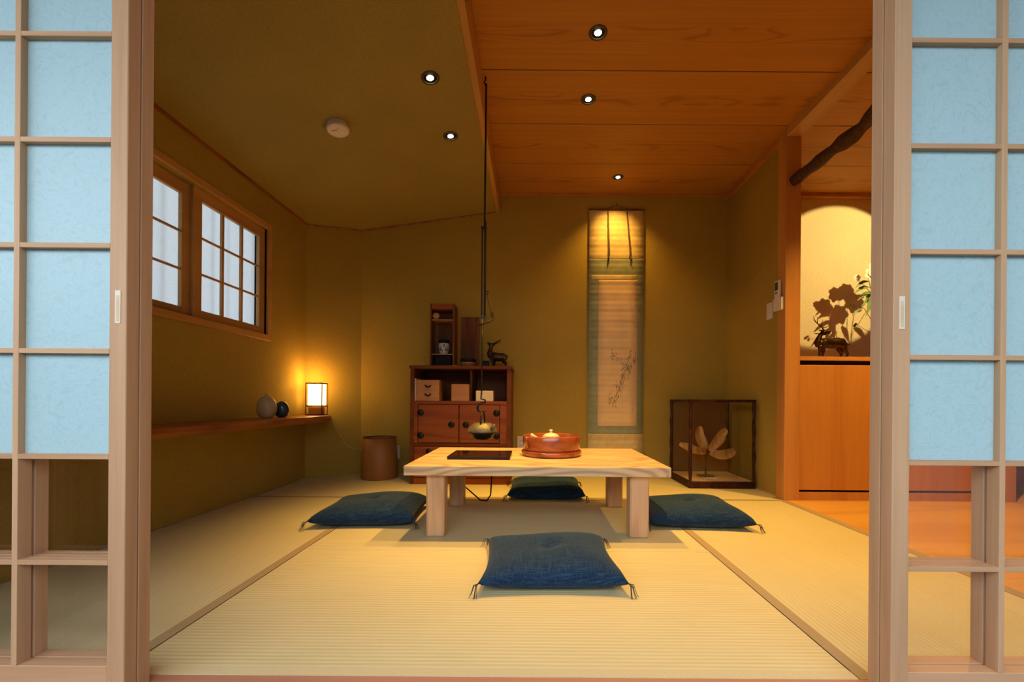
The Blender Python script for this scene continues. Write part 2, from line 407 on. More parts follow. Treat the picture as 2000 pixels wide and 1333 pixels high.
# cornice beads along the plaster ceiling
zl = zslope(XL)
b = MB(); b.slab([(XL, 0.98, zl-0.018), (XL+0.014, 0.98, zl-0.018), (XL+0.014, 0.98, zl+0.002), (XL, 0.98, zl+0.002)], (0, AY-0.98, 0))
struct(b.build('trim_5', M['shelf_wood']))
b = MB()
d = Vector((BX-AX, BY-AY, 0)).normalized(); nrm = Vector((d.y, -d.x, 0))
b.tube([(AX+0.006, AY-0.004, zl-0.006), (BX+.003, BY-0.006, zslope(BX)-0.006), (-0.335, YB-0.006, zslope(-0.335)-0.006)], 0.009, 6)
struct(b.build('trim_6', M['shelf_wood']))
# thin floor bead (wooden) along walls
b = MB(); b.box(XL, XL+0.012, YS, AY, -0.05, 0.004)
struct(b.build('baseboard_left', M['heri']))
b = MB(); b.box(BX, XR, YB-0.012, YB, -0.05, 0.012)
struct(b.build('baseboard_back', M['trim_wood']))
b = MB(); b.box(XR-0.012, XR, 2.95, YB-0.012, -0.05, 0.012)
struct(b.build('baseboard_right', M['trim_wood']))
# cornice of the board ceiling
b = MB(); b.box(XR-0.03, XR+.02, 2.95, YB, ZC-0.05, ZC, 0.002).box(-0.293, XR, YB-0.014, YB, ZC-0.022, ZC)
struct(b.build('trim_7', M['panel_wood']))
b = MB(); b.box(1.725, 1.83, 0.98, 2.857, ZC-0.051, ZC+0.02, 0.002)
struct(b.build('trim_8', M['trim_wood']), 'square ceiling beam running from the post toward the doors')
b = MB(); b.box(1.83, 4.2, YB-0.05, YB, ZC-0.035, ZC)
struct(b.build('trim_9', M['panel_wood']))

# ------------------------------------------------------------------ outside: ground, fence; eave and walls that shape the daylight
b = MB(); b.box(-6, 7, -6, 0.90, -0.42, -0.32)
struct(b.build('floor', M['stone']), 'stone paving outside the doors')
b = MB(); b.box(-3.2, 4.3, -0.35, 0.90, 1.98, 2.10)  # eave out of view, lowered and lengthened to darken the upper panes
struct(b.build('ceiling', M['blocker_grey']), 'unseen eave above the doors, sized to darken the upper panes')
b = MB(); b.box(2.3, 2.5, -5, 0.90, -0.4, 2.6)  # added wall out of view, dims daylight on the right-hand doors
struct(b.build('wall_light_blocker', M['blocker_grey']), 'unseen wall added outside on the right to dim the daylight')
b = MB(); b.box(-7, 6, -3.4, -3.2, -0.4, 1.75)  # added wall out of view, keeps low daylight from reaching deep inside
struct(b.build('wall_light_blocker', M['blocker_grey']), 'unseen wall added opposite the doors to block low daylight')
f = empty('bamboo_fence', 'weathered bamboo fence reflected in the clear left door panes', 'fence', (-2.1, -1.2, -0.32))
b = MB()
for i in range(52):
    y = -2.1 + i*0.08; b.tube([(random.uniform(-.006, .006), y, 0), (0, y, 0.62), (0, y, 1.28+random.uniform(-.01, .01))], 0.036, 8)
b.build('canes', M['bamboo'], f, smooth=True)
b = MB()
for z in (0.25, 0.72, 1.15): b.tube([(0.045, -2.1, z), (0.045, 2.0, z)], 0.02, 8)
b.build('rail', M['bamboo'], f, smooth=True)

# ------------------------------------------------------------------ sliding doors (two panels parked on each side)
ROWS = [0.078, 0.305, 0.538, 0.7705, 1.003, 1.2355, 1.468, 1.70]
DW = 0.905
def shoji(n, x_edge, side, y0, label):
    """side=-1: panel extends to the left of x_edge, +1 to the right"""
    r = sempty('door_%d' % n, (x_edge, y0, 0), label)
    t = 0.031
    def X(a, c): return (min(side*a, side*c), max(side*a, side*c))
    def bx(mb, a, c, *rest): 
        q = X(a, c); mb.box(q[0], q[1], *rest); return mb
    for k, (a, c) in enumerate(((0, 0.038), (DW-0.038, DW))):
        s = bx(MB(), a, c, 0, t, -0.008, 1.80, 0.0015).build('stile', M['door_wood'], r)
        if k == 0:
            h = bx(MB(), 0.012, 0.024, -0.0012, 0.002, 0.832, 0.904).build('handle', M['white_plastic'], s, label='recessed pale finger pull')
            bx(MB(), 0.0145, 0.0215, -0.0016, 0.0, 0.836, 0.893).build('recess', M['cord_white'], h)
    for nm, z0, z1 in (('bottom_rail', -0.008, ROWS[0]), ('top_rail', 1.70, 1.80)):
        bx(MB(), 0.038, DW-0.038, 0.001, t-0.001, z0, z1, 0.0015).build(nm, M['door_wood_h'], r)
    b = MB()
    cols = [0.038 + 0.1855, 0.0, 0.0]
    pitch = (DW - 0.076 + 0.0125)/4
    xs = [0.038 + pitch*(i+1) - 0.0125 for i in range(3)]
    for x in xs: bx(b, x, x+0.0125, 0, t-0.004, ROWS[0], 1.70, 0.0006)
    b.build('upright_bar', M['door_wood'], r)
    b = MB()
    for z in ROWS[1:-1]: bx(b, 0.038, DW-0.038, 0.0005, 0.013, z-0.0055, z+0.0055, 0.0006)
    b.build('cross_bar', M['door_wood_h'], r)
    b = MB()
    for z in ROWS[1:3]: bx(b, 0.038, DW-0.038, 0.0165, t-0.004, z-0.0055, z+0.0055, 0.0006)
    b.build('rear_cross_bar', M['door_wood_h'], r)
    bx(MB(), 0.036, DW-0.036, 0.0135, 0.016, ROWS[2], 1.70).build('frosted_pane', M['washi'], r, label='frosted pane with paper fibres')
    q = X(0.036, DW-0.036)
    MB().poly([(q[0], 0.0145, ROWS[0]), (q[1], 0.0145, ROWS[0]), (q[1], 0.0145, ROWS[2]), (q[0], 0.0145, ROWS[2])]).build('clear_pane', M['glass'], r, label='clear lower pane')
    return r
shoji(1, -0.889, -1, 0.921, 'left sliding door with frosted upper and clear lower panes, nearest the camera')
shoji(2, -0.889, -1, 0.954, 'left sliding door parked directly behind the front one')
shoji(3, 0.794, 1, 0.921, 'right sliding door with frosted upper and clear lower panes, nearest the camera')
shoji(4, 0.794, 1, 0.954, 'right sliding door parked directly behind the front one')

# ------------------------------------------------------------------ window in the left wall
w = sempty('window_1', (XL, 0, 0), 'small sliding lattice window high in the left wall')
b = MB()
b.box(-0.10, 0.016, 1.62, 1.66, 1.08, 1.912, 0.002).box(-0.10, 0.016, 2.99, 3.03, 1.08, 1.912, 0.002)
b.box(-0.10, 0.020, 1.66, 2.99, 1.08, 1.12, 0.002).box(-0.10, 0.016, 1.66, 2.99, 1.872, 1.912, 0.002)
b.build('window_frame', M['trim_wood'], w)
def sash(y0, y1, x):
    s = MB()
    z0, z1 = 1.125, 1.868
    s.box(x-0.024, x, y0, y0+0.058, z0, z1, 0.002).box(x-0.024, x, y1-0.058, y1, z0, z1, 0.002)
    s.box(x-0.023, x-0.001, y0+0.058, y1-0.058, z0, 1.172, 0.001).box(x-0.023, x-0.001, y0+0.058, y1-0.058, 1.80, z1, 0.001)
    o = s.build('sash', M['trim_wood'], w)
    m = MB(); iy0, iy1 = y0+0.058, y1-0.058; p = (iy1-iy0)/3
    for k in (1, 2): m.box(x-0.018, x-0.004, iy0+p*k-0.009, iy0+p*k+0.009, 1.172, 1.80)
    for z in (1.3815, 1.591): m.box(x-0.016, x-0.006, iy0, iy1, z-0.006, z+0.006)
    m.build('lattice', M['trim_wood'], o)
    MB().poly([(x-0.019, iy0, 1.172), (x-0.019, iy1, 1.172), (x-0.019, iy1, 1.80), (x-0.019, iy0, 1.80)]).build('pane', M['glass'], o)
sash(2.362, 2.990, -0.012); sash(1.665, 2.375, -0.042)
# sheer curtain outside the lattice
b = MB(); NN = 150; va = []; vb = []
for i in range(NN+1):
    y = 1.665 + 1.322*i/NN
    x = XL - 0.080 + 0.006*math.sin(y*52) + 0.004*math.sin(y*23+1)
    va.append(b.bm.verts.new((x, y, 1.122))); vb.append(b.bm.verts.new((x, y, 1.87)))
for i in range(NN): b.bm.faces.new((va[i], va[i+1], vb[i+1], vb[i]))
tag(b.build('curtain', M['curtain'], smooth=True), 'sheer white pleated curtain behind the small lattice window', 'curtain')

# ------------------------------------------------------------------ post, log, right room
b = MB(); b.box(1.725, 1.83, 2.857, 2.95, -0.01, ZC+0.02, 0.003)
struct(b.build('trim_10', M['post_wood']), 'square cypress post at the end of the alcove wall')
pts = []; rr = []
rnd = random.Random(4)
for i in range(30):
    y = 2.856 - i*(2.856-1.0)/29
    pts.append((1.78 + 0.010*math.sin(i*.9)+rnd.uniform(-.004, .004), y, 2.17 + 0.010*math.sin(i*.6+1)))
    rr.append(0.038 + 0.006*math.sin(i*1.9) + rnd.uniform(-.005, .004))
tag(MB().tube(pts, rr, 14).build('log_rail', M['bark'], smooth=True), 'dark knobbly natural log spanning out from the square post under the ceiling', 'log')
# built-in low cupboard of the niche
b = MB(); b.box(1.83, 3.22, 2.865, YB, 0.07, 0.925, 0.002)
struct(b.build('wall_panel', M['panel_wood']), 'orange cedar panel below the niche ledge')
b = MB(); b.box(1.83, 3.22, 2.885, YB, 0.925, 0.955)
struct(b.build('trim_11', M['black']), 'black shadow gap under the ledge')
b = MB(); b.box(1.83, 3.22, 2.86, YB, 0.955, 0.982, 0.001)
struct(b.build('trim_12', M['post_wood']), 'wooden ledge of the niche')
b = MB(); b.box(1.83, 3.22, 2.89, 3.2, 0.055, 0.07)
struct(b.build('trim_13', M['black']))
b = MB(); b.box(1.83, 3.22, 2.862, 3.2, -0.01, 0.055)
struct(b.build('baseboard_niche', M['panel_wood']))
b = MB(); b.box(3.22, 3.30, 2.85, 3.2, -0.01, 0.982, 0.002)
struct(b.build('trim_14', M['post_wood']))
b = MB(); b.box(3.22, 4.2, 3.2, YB, -0.01, 0.97)
struct(b.build('wall_recess', M['chest_wood']))

# ------------------------------------------------------------------ tatami mats
MG = 'tatami mats covering the floor'
def mat(poly, mt, edges, label):
    cx = sum(p[0] for p in poly)/len(poly); cy = sum(p[1] for p in poly)/len(poly)
    r = empty('tatami_mat', label, 'tatami mat', (cx, cy, -0.05), 0, MG)
    MB().prism([(p[0]-cx, p[1]-cy) for p in poly], 0, 0.05).build('rush_surface', mt, r)
    for x0, x1, y0, y1, m in edges:
        MB().box(x0-cx, x1-cx, y0-cy, y1-cy, 0.002, 0.0512).build('edging', m, r)
g = 0.0015; H = M['heri']; HP = M['heri_pale']
mat([(-1.0+g, YS), (0.80-g, YS), (0.80-g, 1.893-g), (-1.0+g, 1.893-g)], M['tat_x'],
    [(-1.0+g, 0.80-g, YS+.0002, YS+0.030, HP), (-1.0+g, 0.80-g, 1.863, 1.893-g, HP)], 'wide pale rush mat in the foreground under the front blue cushion')
mat([(-1.0+g, 1.893+g), (0.80-g, 1.893+g), (0.80-g, 2.842-g), (-1.0+g, 2.842-g)], M['tat_x'],
    [(-1.0+g, 0.80-g, 2.812, 2.842-g, H)], 'middle rush mat under the low table')
mat([(XL+0.012, YS), (-1.0-g, YS), (-1.0-g, 2.842-g), (XL+0.012, 2.842-g)], M['tat_y'],
    [(-1.038, -1.0-g, YS, 2.842-g, H)], 'long rush mat along the left wall below the shelf')
mat([(0.80+g, YS), (1.695, YS), (1.695, 2.842-g), (0.80+g, 2.842-g)], M['tat_y'],
    [(0.80+g, 0.838, YS, 2.842-g, H)], 'long rush mat on the right next to the wooden floor')
mat([(XL+0.012, 2.842+g), (-0.10-g, 2.842+g), (-0.10-g, YB-0.012), (BX, YB-0.012), (XL+0.012, AY)], M['tat_x'],
    [(XL+0.012, -0.10-g, 2.842+g, 2.872, H)], 'rush mat at the back left under the bin and the chest')
mat([(-0.10+g, 2.842+g), (XR-0.06, 2.842+g), (XR-0.06, 2.952), (XR-0.012, 2.952), (XR-0.012, YB-0.012), (-0.10+g, YB-0.012)], M['tat_x'],
    [(-0.10+g, XR-0.06, 2.842+g, 2.872, H)], 'rush mat at the back right under the glass display case')

# ------------------------------------------------------------------ ceiling downlights
DG = 'recessed downlights in the ceilings'
def downlight(x, y, z, label, tilt=0.0, watts=10, deg=110, blend=1.0, target=None, group=DG, color=WARM):
    r = empty('downlight', label, 'ceiling light', (x, y, z), 0, group)
    r.rotation_euler.y = tilt
    k = .047
    MB().lathe([(k*.74, 0.004), (k*.74, -0.003), (k*.80, -0.006), (k*.97, -0.004), (k, 0.0), (k, 0.004)], seg=28).build('trim_ring', M['ring'], r, smooth=True)
    MB().lathe([(0.0, -0.0012), (k*.75, -0.0012)], seg=28).build('baffle', M['iron'], r)
    MB().lathe([(0.0, -0.005), (0.012, -0.0045), (0.018, -0.0018)], (0, 0, 0), seg=20).build('lens', M['bulb'], r, smooth=True, label='glowing lens')
    t = target or (x, y, 0)
    spot('downlight_beam', (x, y, z-0.03), t, watts, deg, blend, 0.02, color)
    return r
tl = -math.atan(0.144)
downlight(0.325, 2.12, ZC, 'recessed downlight nearest the camera in the board ceiling', watts=165, deg=78)
downlight(0.34, 2.59, ZC, 'recessed downlight second from the camera in the board ceiling', watts=150, deg=84)
downlight(0.71, 3.49, ZC, 'recessed downlight above the hanging scroll', watts=33, deg=104, blend=.9, target=(0.74, 3.70, 1.6))
downlight(-0.531, 2.16, zslope(-.531), 'recessed downlight in the plaster ceiling, brighter one nearer the camera', tl, watts=86, deg=62)
downlight(-0.518, 2.64, zslope(-.518), 'recessed downlight in the plaster ceiling, the one nearer the back wall', tl, watts=86, deg=62)
downlight(3.35, 1.95, ZC, 'recessed downlight of the flower niche behind the right sliding door', watts=235, deg=33, blend=.06, color=(1.0, 0.73, 0.27), target=(2.73, 3.77, 1.86), group=None)
downlight(2.35, 2.15, ZC, 'recessed downlight over the wooden floor on the right', watts=270, deg=105, group=None)

# smoke detector
x, y = -1.12, 2.403
r = empty('smoke_detector', 'round white smoke detector on the sloping plaster ceiling', 'smoke detector', (x, y, zslope(x)))
r.rotation_euler.y = tl
MB().lathe([(0.0, 0.0), (0.052, 0.0), (0.052, -0.014), (0.0, -0.014)]).build('base', M['white_plastic'], r, smooth=False)
MB().lathe([(0.0, -0.018), (0.058, -0.018), (0.060, -0.022), (0.060, -0.036), (0.054, -0.042), (0.0, -0.043)]).build('cover', M['white_plastic'], r, smooth=False)
MB().box(-0.03, 0.0, -0.02, -0.012, -0.0445, -0.043).build('marking', M['box_wood'], r, label='faint printed line')
MB().lathe([(0, -0.045), (0.004, -0.044), (0.004, -0.042)], (0.012, -0.03, 0), 10).build('lamp', M['box_wood'], r)

# ------------------------------------------------------------------ low table
t = empty('low_table', 'low pale wooden table with thick top and square legs in the middle of the mats', 'table', (0.034, 2.395, 0))
def tb(x0, x1, y0, y1, z0, z1, bev, nm, m, seg=1):
    return MB().box(x0-0.034, x1-0.034, y0-2.395, y1-2.395, z0, z1, bev, seg).build(nm, m, t)
tb(-0.605, 0.672, 2.0, 2.79, 0.306, 0.352, 0.003, 'tabletop', M['table_wood'], 2)
for (x0, x1) in ((-0.507, -0.418), (0.487, 0.579)):
    for (y0, y1) in ((2.04, 2.13), (2.63, 2.72)):
        l_ = tb(x0, x1, y0, y1, 0.0, 0.306, 0.007, 'leg', M['leg_wood'])
# ------------------------------------------------------------------ cooktop and cord
c = empty('induction_cooktop', 'flat black induction cooktop lying on the left of the low table', 'cooktop', (-0.276, 2.3585, 0.352))
MB().box(-0.165, 0.165, -0.139, 0.139, 0.0, 0.011, 0.002).build('body', M['iron'], c)
MB().box(-0.168, 0.168, -0.1415, 0.1415, 0.011, 0.016, 0.0015).build('glass_top', M['black_glass'], c)
MB().tube([(-0.255, 2.77, 0.300), (-0.256, 2.78, 0.16), (-0.262, 2.775, 0.04), (-0.285, 2.76, 0.006), (-0.33, 2.77, 0.008), (-0.39, 2.80, 0.05), (-0.45, 2.86, 0.08), (-0.50, 3.0, 0.006), (-0.52, 3.25, 0.006)], 0.0045, 8).build('power_cord', M['black'], None, smooth=True)
tag(bpy.data.objects['power_cord'], 'black power cord dangling under the back of the low table', 'cord')

# ------------------------------------------------------------------ round bowl with teapot
p = empty('serving_tray', 'round lacquered wooden tray on the low table under the bowl', 'tray', (0.121, 2.437, 0.352))
MB().lathe([(0, 0.0), (0.158, 0.0), (0.170, 0.006), (0.1735, 0.018), (0.1735, 0.028), (0.168, 0.032), (0.164, 0.026), (0.160, 0.020), (0, 0.020)], seg=56).build('dish', M['bowl_wood'], p, smooth=True)
p2 = empty('wooden_bowl', 'deep round brown lacquered bowl on the wooden tray', 'bowl', (0.121, 2.437, 0.372))
MB().lathe([(0, 0), (0.150, 0), (0.158, 0.004), (0.163, 0.03), (0.166, 0.06), (0.166, 0.092), (0.163, 0.096), (0.160, 0.092), (0.158, 0.03), (0.15, 0.010), (0, 0.008)], seg=56).build('vessel', M['bowl_wood'], p2, smooth=True)
k = empty('teapot', 'small cream teapot with knobbed lid inside the wooden bowl', 'teapot', (0.118, 2.44, 0.380))
MB().lathe([(0, 0), (0.035, 0), (0.052, 0.02), (0.056, 0.045), (0.048, 0.07), (0.043, 0.074), (0, 0.074)], seg=28).build('body', M['cream'], k, smooth=True)
ld = MB().lathe([(0, 0.0745), (0.049, 0.0745), (0.052, 0.079), (0.038, 0.092), (0.016, 0.100), (0.007, 0.102), (0.006, 0.108), (0.011, 0.112), (0.011, 0.118), (0, 0.121)], seg=28).build('lid', M['cream'], k, smooth=True)
MB().tube([(-0.05, 0, 0.04), (-0.075, -.004, 0.06), (-0.105, -.01, 0.083), (-0.118, -.012, 0.090)], [0.016, 0.013, 0.010, 0.010], 12).build('spout', M['cream'], k, smooth=True)

# ------------------------------------------------------------------ floor cushions
def make_cushion(label, loc, rot, W=0.265, D=0.235, Hh=0.062):
    r = empty('floor_cushion', label, 'cushion', loc, rot, 'indigo floor cushions around the low table')
    N = 40; b = MB(); bm = b.bm; grid = {}
    for side in (1, -1):
        for i in range(N+1):
            for j in range(N+1):
                u = -1 + 2*i/N; v = -1 + 2*j/N
                if side == -1 and (i in (0, N) or j in (0, N)):
                    grid[(side, i, j)] = grid[(1, i, j)]; continue
                kx = 1 - 0.075*(1-v*v); ky = 1 - 0.075*(1-u*u)
                e = (max(0, (1-u**4))*max(0, (1-v**4)))**0.42
                dimple = 0.020*math.exp(-(u*u+v*v)/0.03)
                fold = 0.0035*math.sin(5*u+2*v)*(1-u*u)*(1-v*v)
                cz = 0.040 - 0.018*(1 - (u*u*v*v))  # corner tips lift a little
                cz = 0.030 + 0.012*(u*u*v*v)
                z = cz + side*e*(Hh if side == 1 else 0.030) - (dimple if side == 1 else 0) + (fold if side == 1 else 0)
                z += (0.010*e*math.sin(2.2*u+.5) if side == 1 else 0)
                grid[(side, i, j)] = bm.verts.new((u*W*kx, v*D*ky, max(z, 0.0005)))
    for side in (1, -1):
        for i in range(N):
            for j in range(N):
                q = [grid[(side, i, j)], grid[(side, i+1, j)], grid[(side, i+1, j+1)], grid[(side, i, j+1)]]
                bm.faces.new(q if side == 1 else q[::-1])
    b.build('pad', M['navy'], r, smooth=True)
    rg = random.Random(int(loc[0]*1000))
    for sx in (-1, 1):
        for sy in (-1, 1):
            tb_ = MB(); ox, oy = sx*W, sy*D
            for s_ in range(7):
                a = math.atan2(sy, sx) + rg.uniform(-.9, .9); L = rg.uniform(0.022, 0.038)
                tb_.tube([(ox-sx*.004, oy-sy*.004, 0.041), (ox+math.cos(a)*L*.4, oy+math.sin(a)*L*.4, 0.036+rg.uniform(-.006, .008)), (ox+math.cos(a)*L*.75, oy+math.sin(a)*L*.75, 0.012), (ox+math.cos(a)*L, oy+math.sin(a)*L, 0.003)], [0.0016, 0.0012, 0.001, 0.0007], 5)
            tb_.build('tassel', M['thread'], r)
    st = MB()
    for a in (0.2, 2.3, 4.2):
        st.tube([(0, 0, 0.070), (math.cos(a)*.012, math.sin(a)*.012, 0.074), (math.cos(a)*.022, math.sin(a)*.022, 0.080)], 0.0011, 5)
    st.build('centre_stitch', M['thread'], r)
    return r
make_cushion('indigo floor cushion in the foreground, brightest blue, in front of the low table', (0.078, 1.665, 0), 0.02, 0.262, 0.232, 0.068)
make_cushion('dark indigo floor cushion left of the low table', (-0.885, 2.385, 0), 0.06, 0.270, 0.235, 0.082)
make_cushion('dark indigo floor cushion right of the low table', (0.905, 2.395, 0), -0.05, 0.275, 0.235, 0.080)
make_cushion('dark indigo floor cushion behind the low table, seen between its legs', (0.108, 3.00, 0), -0.01, 0.262, 0.240, 0.085)

# ------------------------------------------------------------------ hanging pothook and kettle
HX, HY = -0.275, 2.417
h = empty('kettle_hanger', 'long black iron pothook hanging from the ceiling over the low table', 'pothook', (HX, HY, 0))
MB().tube([(0, 0, ZC), (0.0, 0, ZC-0.02), (-0.008, 0, ZC-0.03), (0.002, 0, ZC-0.05)], 0.004, 6).build('ceiling_hook', M['iron'], h)
MB().tube([(0.004, 0, ZC-0.04), (0.001, 0, 1.66)], 0.0055, 8).build('upper_rod', M['iron'], h, smooth=True)
MB().tube([(0.005, 0, 1.70), (0.005, 0, 1.14)], 0.0065, 8).tube([(-0.012, 0, 1.66), (-0.012, 0, 1.14)], 0.0045, 8).box(-0.018, 0.014, -0.007, 0.007, 1.135, 1.15).box(-0.018, 0.014, -0.007, 0.007, 1.655, 1.668).build('sleeve', M['iron'], h)
MB().tube([(-0.008, 0, 1.16), (-0.010, 0, 0.70)], 0.0045, 8).build('lower_rod', M['iron'], h, smooth=True)
MB().tube([(-0.03, -.006, 1.098), (0.0, -.006, 1.107), (0.03, -.006, 1.118), (0.058, -.006, 1.135)], [0.004, 0.006, 0.0045, 0.003], 8).build('crosspiece', M['iron'], h, smooth=True)
b = MB()
ch = [(0.018, 1.30), (0.018, 1.275), (0.024, 1.24), (0.034, 1.20), (0.043, 1.17), (0.052, 1.145)]
b.tube([(a, -.004, z) for a, z in ch], 0.002, 6)
for a, z in ((0.018, 1.285), (0.047, 1.163), (0.052, 1.148)):
    b.tube([(a+0.008*math.cos(q*math.pi/6), -.004, z+0.012*math.sin(q*math.pi/6)) for q in range(13)], 0.0018, 5)
b.build('chain', M['iron'], h)
b = MB()
b.tube([(-0.010, 0, 0.72), (-0.012, 0, 0.675), (0.012, -.003, 0.668), (0.014, 0, 0.655), (-0.006, 0, 0.652), (-0.028, 0, 0.640), (-0.033, 0, 0.622), (-0.026, 0, 0.605), (-0.005, 0, 0.598), (0.016, 0, 0.606)], [0.0045, .005, .005, .006, .007, .008, .008, .007, .006, .004], 8)
b.build('hook', M['iron'], h, smooth=True)
kt = empty('iron_kettle', 'round cast iron kettle hanging from the pothook above the table', 'kettle', (HX-0.002, HY, 0.444))
MB().lathe([(0, 0), (0.045, 0), (0.058, 0.010), (0.070, 0.028), (0.0845, 0.040), (0.084, 0.041)], seg=40).build('sooty_base', M['iron'], kt, smooth=True, label='black lower half')
MB().lathe([(0.05, 0.030), (0.080, 0.039), (0.0855, 0.041), (0.0855, 0.047), (0.078, 0.062), (0.066, 0.078), (0.052, 0.088), (0.048, 0.092), (0.044, 0.092), (0.044, 0.086), (0, 0.086)], seg=40).build('body', M['kettle'], kt, smooth=True)
MB().lathe([(0, 0.094), (0.045, 0.090), (0.046, 0.0865), (0, 0.0865)], seg=28).lathe([(0, 0.106), (0.006, 0.104), (0.007, 0.098), (0.004, 0.093)], seg=12).build('lid', M['kettle'], kt, smooth=True)
MB().tube([(0.048, -.045, 0.055), (0.068, -.062, 0.072), (0.072, -.068, 0.088)], [0.014, 0.010, 0.008], 10).build('spout', M['kettle'], kt, smooth=True)
b = MB(); hp = []
for q in range(15):
    a = math.pi*q/14; hp.append((0.006*math.cos(a), 0.052*math.cos(a), 0.083 + 0.077*math.sin(a)**.8))
b.tube(hp, [0.005]*15, 8); b.build('bail_handle', M['iron'], kt, smooth=True)

# ------------------------------------------------------------------ chest
C0, C1, CY0, CY1 = -0.952, -0.157, 3.31, 3.74
cc = empty('storage_chest', 'reddish brown wooden chest with open shelf, two cupboard doors and round iron fittings', 'chest', ((C0+C1)/2, (CY0+CY1)/2, 0))
ox, oy = (C0+C1)/2, (CY0+CY1)/2
def cb(nm, m, x0, x1, y0, y1, z0, z1, bev=0.001, par=cc):
    return MB().box(x0-ox, x1-ox, y0-oy, y1-oy, z0, z1, bev).build(nm, m, par)
cb('top_board', M['chest_dark'], C0-0.008, C1+0.008, CY0-0.010, CY1, 0.912, 0.937, 0.003)
cb('side_panel', M['chest_dark'], C0, C0+0.030, CY0, CY1, 0, 0.912)
cb('side_panel', M['chest_dark'], C1-0.034, C1, CY0, CY1, 0, 0.912)
cb('back_panel', M['chest_dark'], C0+0.03, C1-0.034, CY1-0.015, CY1, 0.03, 0.912)
cb('shelf', M['chest_wood'], C0+0.03, C1-0.034, CY0+.001, CY1-0.015, 0.632, 0.658)
cb('divider', M['chest_dark'], -0.500, -0.480, CY0+0.12, CY1-0.015, 0.658, 0.912)
cb('bottom_board', M['chest_wood'], C0+0.03, C1-0.034, CY0+.001, CY1-0.015, 0.0, 0.05)
cb('rail', M['chest_dark'], C0+0.03, C1-0.034, CY0+.001, CY0+0.03, 0.300, 0.325)
cb('rail', M['chest_dark'], C0+0.03, C1-0.034, CY0+.001, CY0+0.03, 0.165, 0.178)
cb('stile', M['chest_wood'], C0+0.03, -0.892, CY0+.001, CY0+0.03, 0.325, 0.632)
cb('stile', M['chest_wood'], -0.243, C1-0.034, CY0+.001, CY0+0.03, 0.325, 0.632)
def disc(par, x, z, r_, y=CY0-0.001):
    o = MB().lathe([(0, 0.0055), (r_*.25, 0.006), (r_*.35, 0.003), (r_*.9, 0.0025), (r_, 0)], seg=20)
    bmesh.ops.rotate(o.bm, verts=o.bm.verts, cent=(0, 0, 0), matrix=Matrix.Rotation(math.pi/2, 3, 'X'))
    bmesh.ops.translate(o.bm, verts=o.bm.verts, vec=(x-ox, y-oy, z))
    return o
for x0, x1, px, hx in ((-0.888, -0.569, -0.626, -0.868), (-0.563, -0.247, -0.512, -0.270)):
    d_ = cb('door', M['chest_wood'], x0, x1, CY0-0.002, CY0+0.018, 0.329, 0.628, 0.002)
    disc(d_, px, 0.472, 0.026, CY0-0.002).build('pull', M['iron'], d_, smooth=True, label='round iron pull')
    for hz in (0.565, 0.385):
        disc(d_, hx, hz, 0.028, CY0-0.002).build('hinge_plate', M['iron'], d_, smooth=True)
for (z0, z1) in ((0.182, 0.296), (0.054, 0.161)):
    for x0, x1 in ((C0+0.034, -0.567), (-0.563, C1-0.038)):
        d_ = cb('drawer', M['chest_wood'], x0, x1, CY0-0.002, CY0+0.3, z0, z1, 0.002)
        xm = x0+0.115 if x0 < -.8 else x1-0.115
        disc(d_, xm, (z0+z1)/2+0.02, 0.024, CY0-0.002).build('handle', M['iron'], d_, smooth=True)

# things on and in the chest
ZT = 0.937
lan = empty('lantern_case', 'tall narrow wooden case with an open front standing on the chest', 'case', (-0.728, 3.50, ZT))
w2 = 0.099; hT = 0.515
b = MB(); b.box(-w2, -w2+0.012, -0.075, 0.075, 0, hT, .001).box(w2-0.014, w2, -0.075, 0.075, 0, hT, .001).box(-w2+.012, w2-.014, 0.065, 0.075, 0, hT)
b.box(-w2+.012, w2-.014, -0.075, 0.065, 0, 0.012)
b.build('body', M['board_wood'], lan)
MB().box(-w2+.012, w2-.014, -0.076, 0.065, hT-0.045, hT, .002).build('top_block', M['chest_wood'], lan)
MB().box(-w2+.012, w2-.014, -0.072, 0.065, hT-0.135, hT-0.128).build('upper_shelf', M['box_wood'], lan)
MB().box(-w2+.012, w2-.014, -0.072, 0.065, 0.098, 0.105).build('lower_shelf', M['box_wood'], lan)
o = MB().lathe([(0, 0.006), (0.024, 0.005), (0.027, 0)], seg=20)
bmesh.ops.rotate(o.bm, verts=o.bm.verts, cent=(0, 0, 0), matrix=Matrix.Rotation(math.pi/2, 3, 'X'))
bmesh.ops.translate(o.bm, verts=o.bm.verts, vec=(-0.052, -0.068, hT-0.098))
o.build('wooden_disc', M['box_wood'], lan, smooth=True)
b = MB().tube([(-0.052, -0.070, hT-0.135), (-0.075, -0.072, 0.07)], 0.0014, 5)
for q in range(6): b.tube([(-0.04+q*0.021, 0.0, hT-0.135), (-0.04+q*0.021, 0.0, 0.23)], 0.0012, 5)
b.build('wires', M['ring'], lan)
MB().box(-0.060, 0.070, -0.055, 0.05, 0.0125, 0.092, .002).build('inner_box', M['black'], lan)
v = empty('porcelain_cup', 'blue and white porcelain cup inside the tall wooden case', 'cup', (-0.726, 3.485, ZT+0.105))
MB().lathe([(0, 0), (0.030, 0), (0.033, 0.008), (0.040, 0.03), (0.048, 0.062), (0.045, 0.085), (0.038, 0.096), (0.040, 0.118), (0.037, 0.12), (0.034, 0.095), (0.042, 0.06), (0.03, 0.012), (0, 0.010)], seg=28).build('body', M['blue_white'], v, smooth=True)
b = MB()
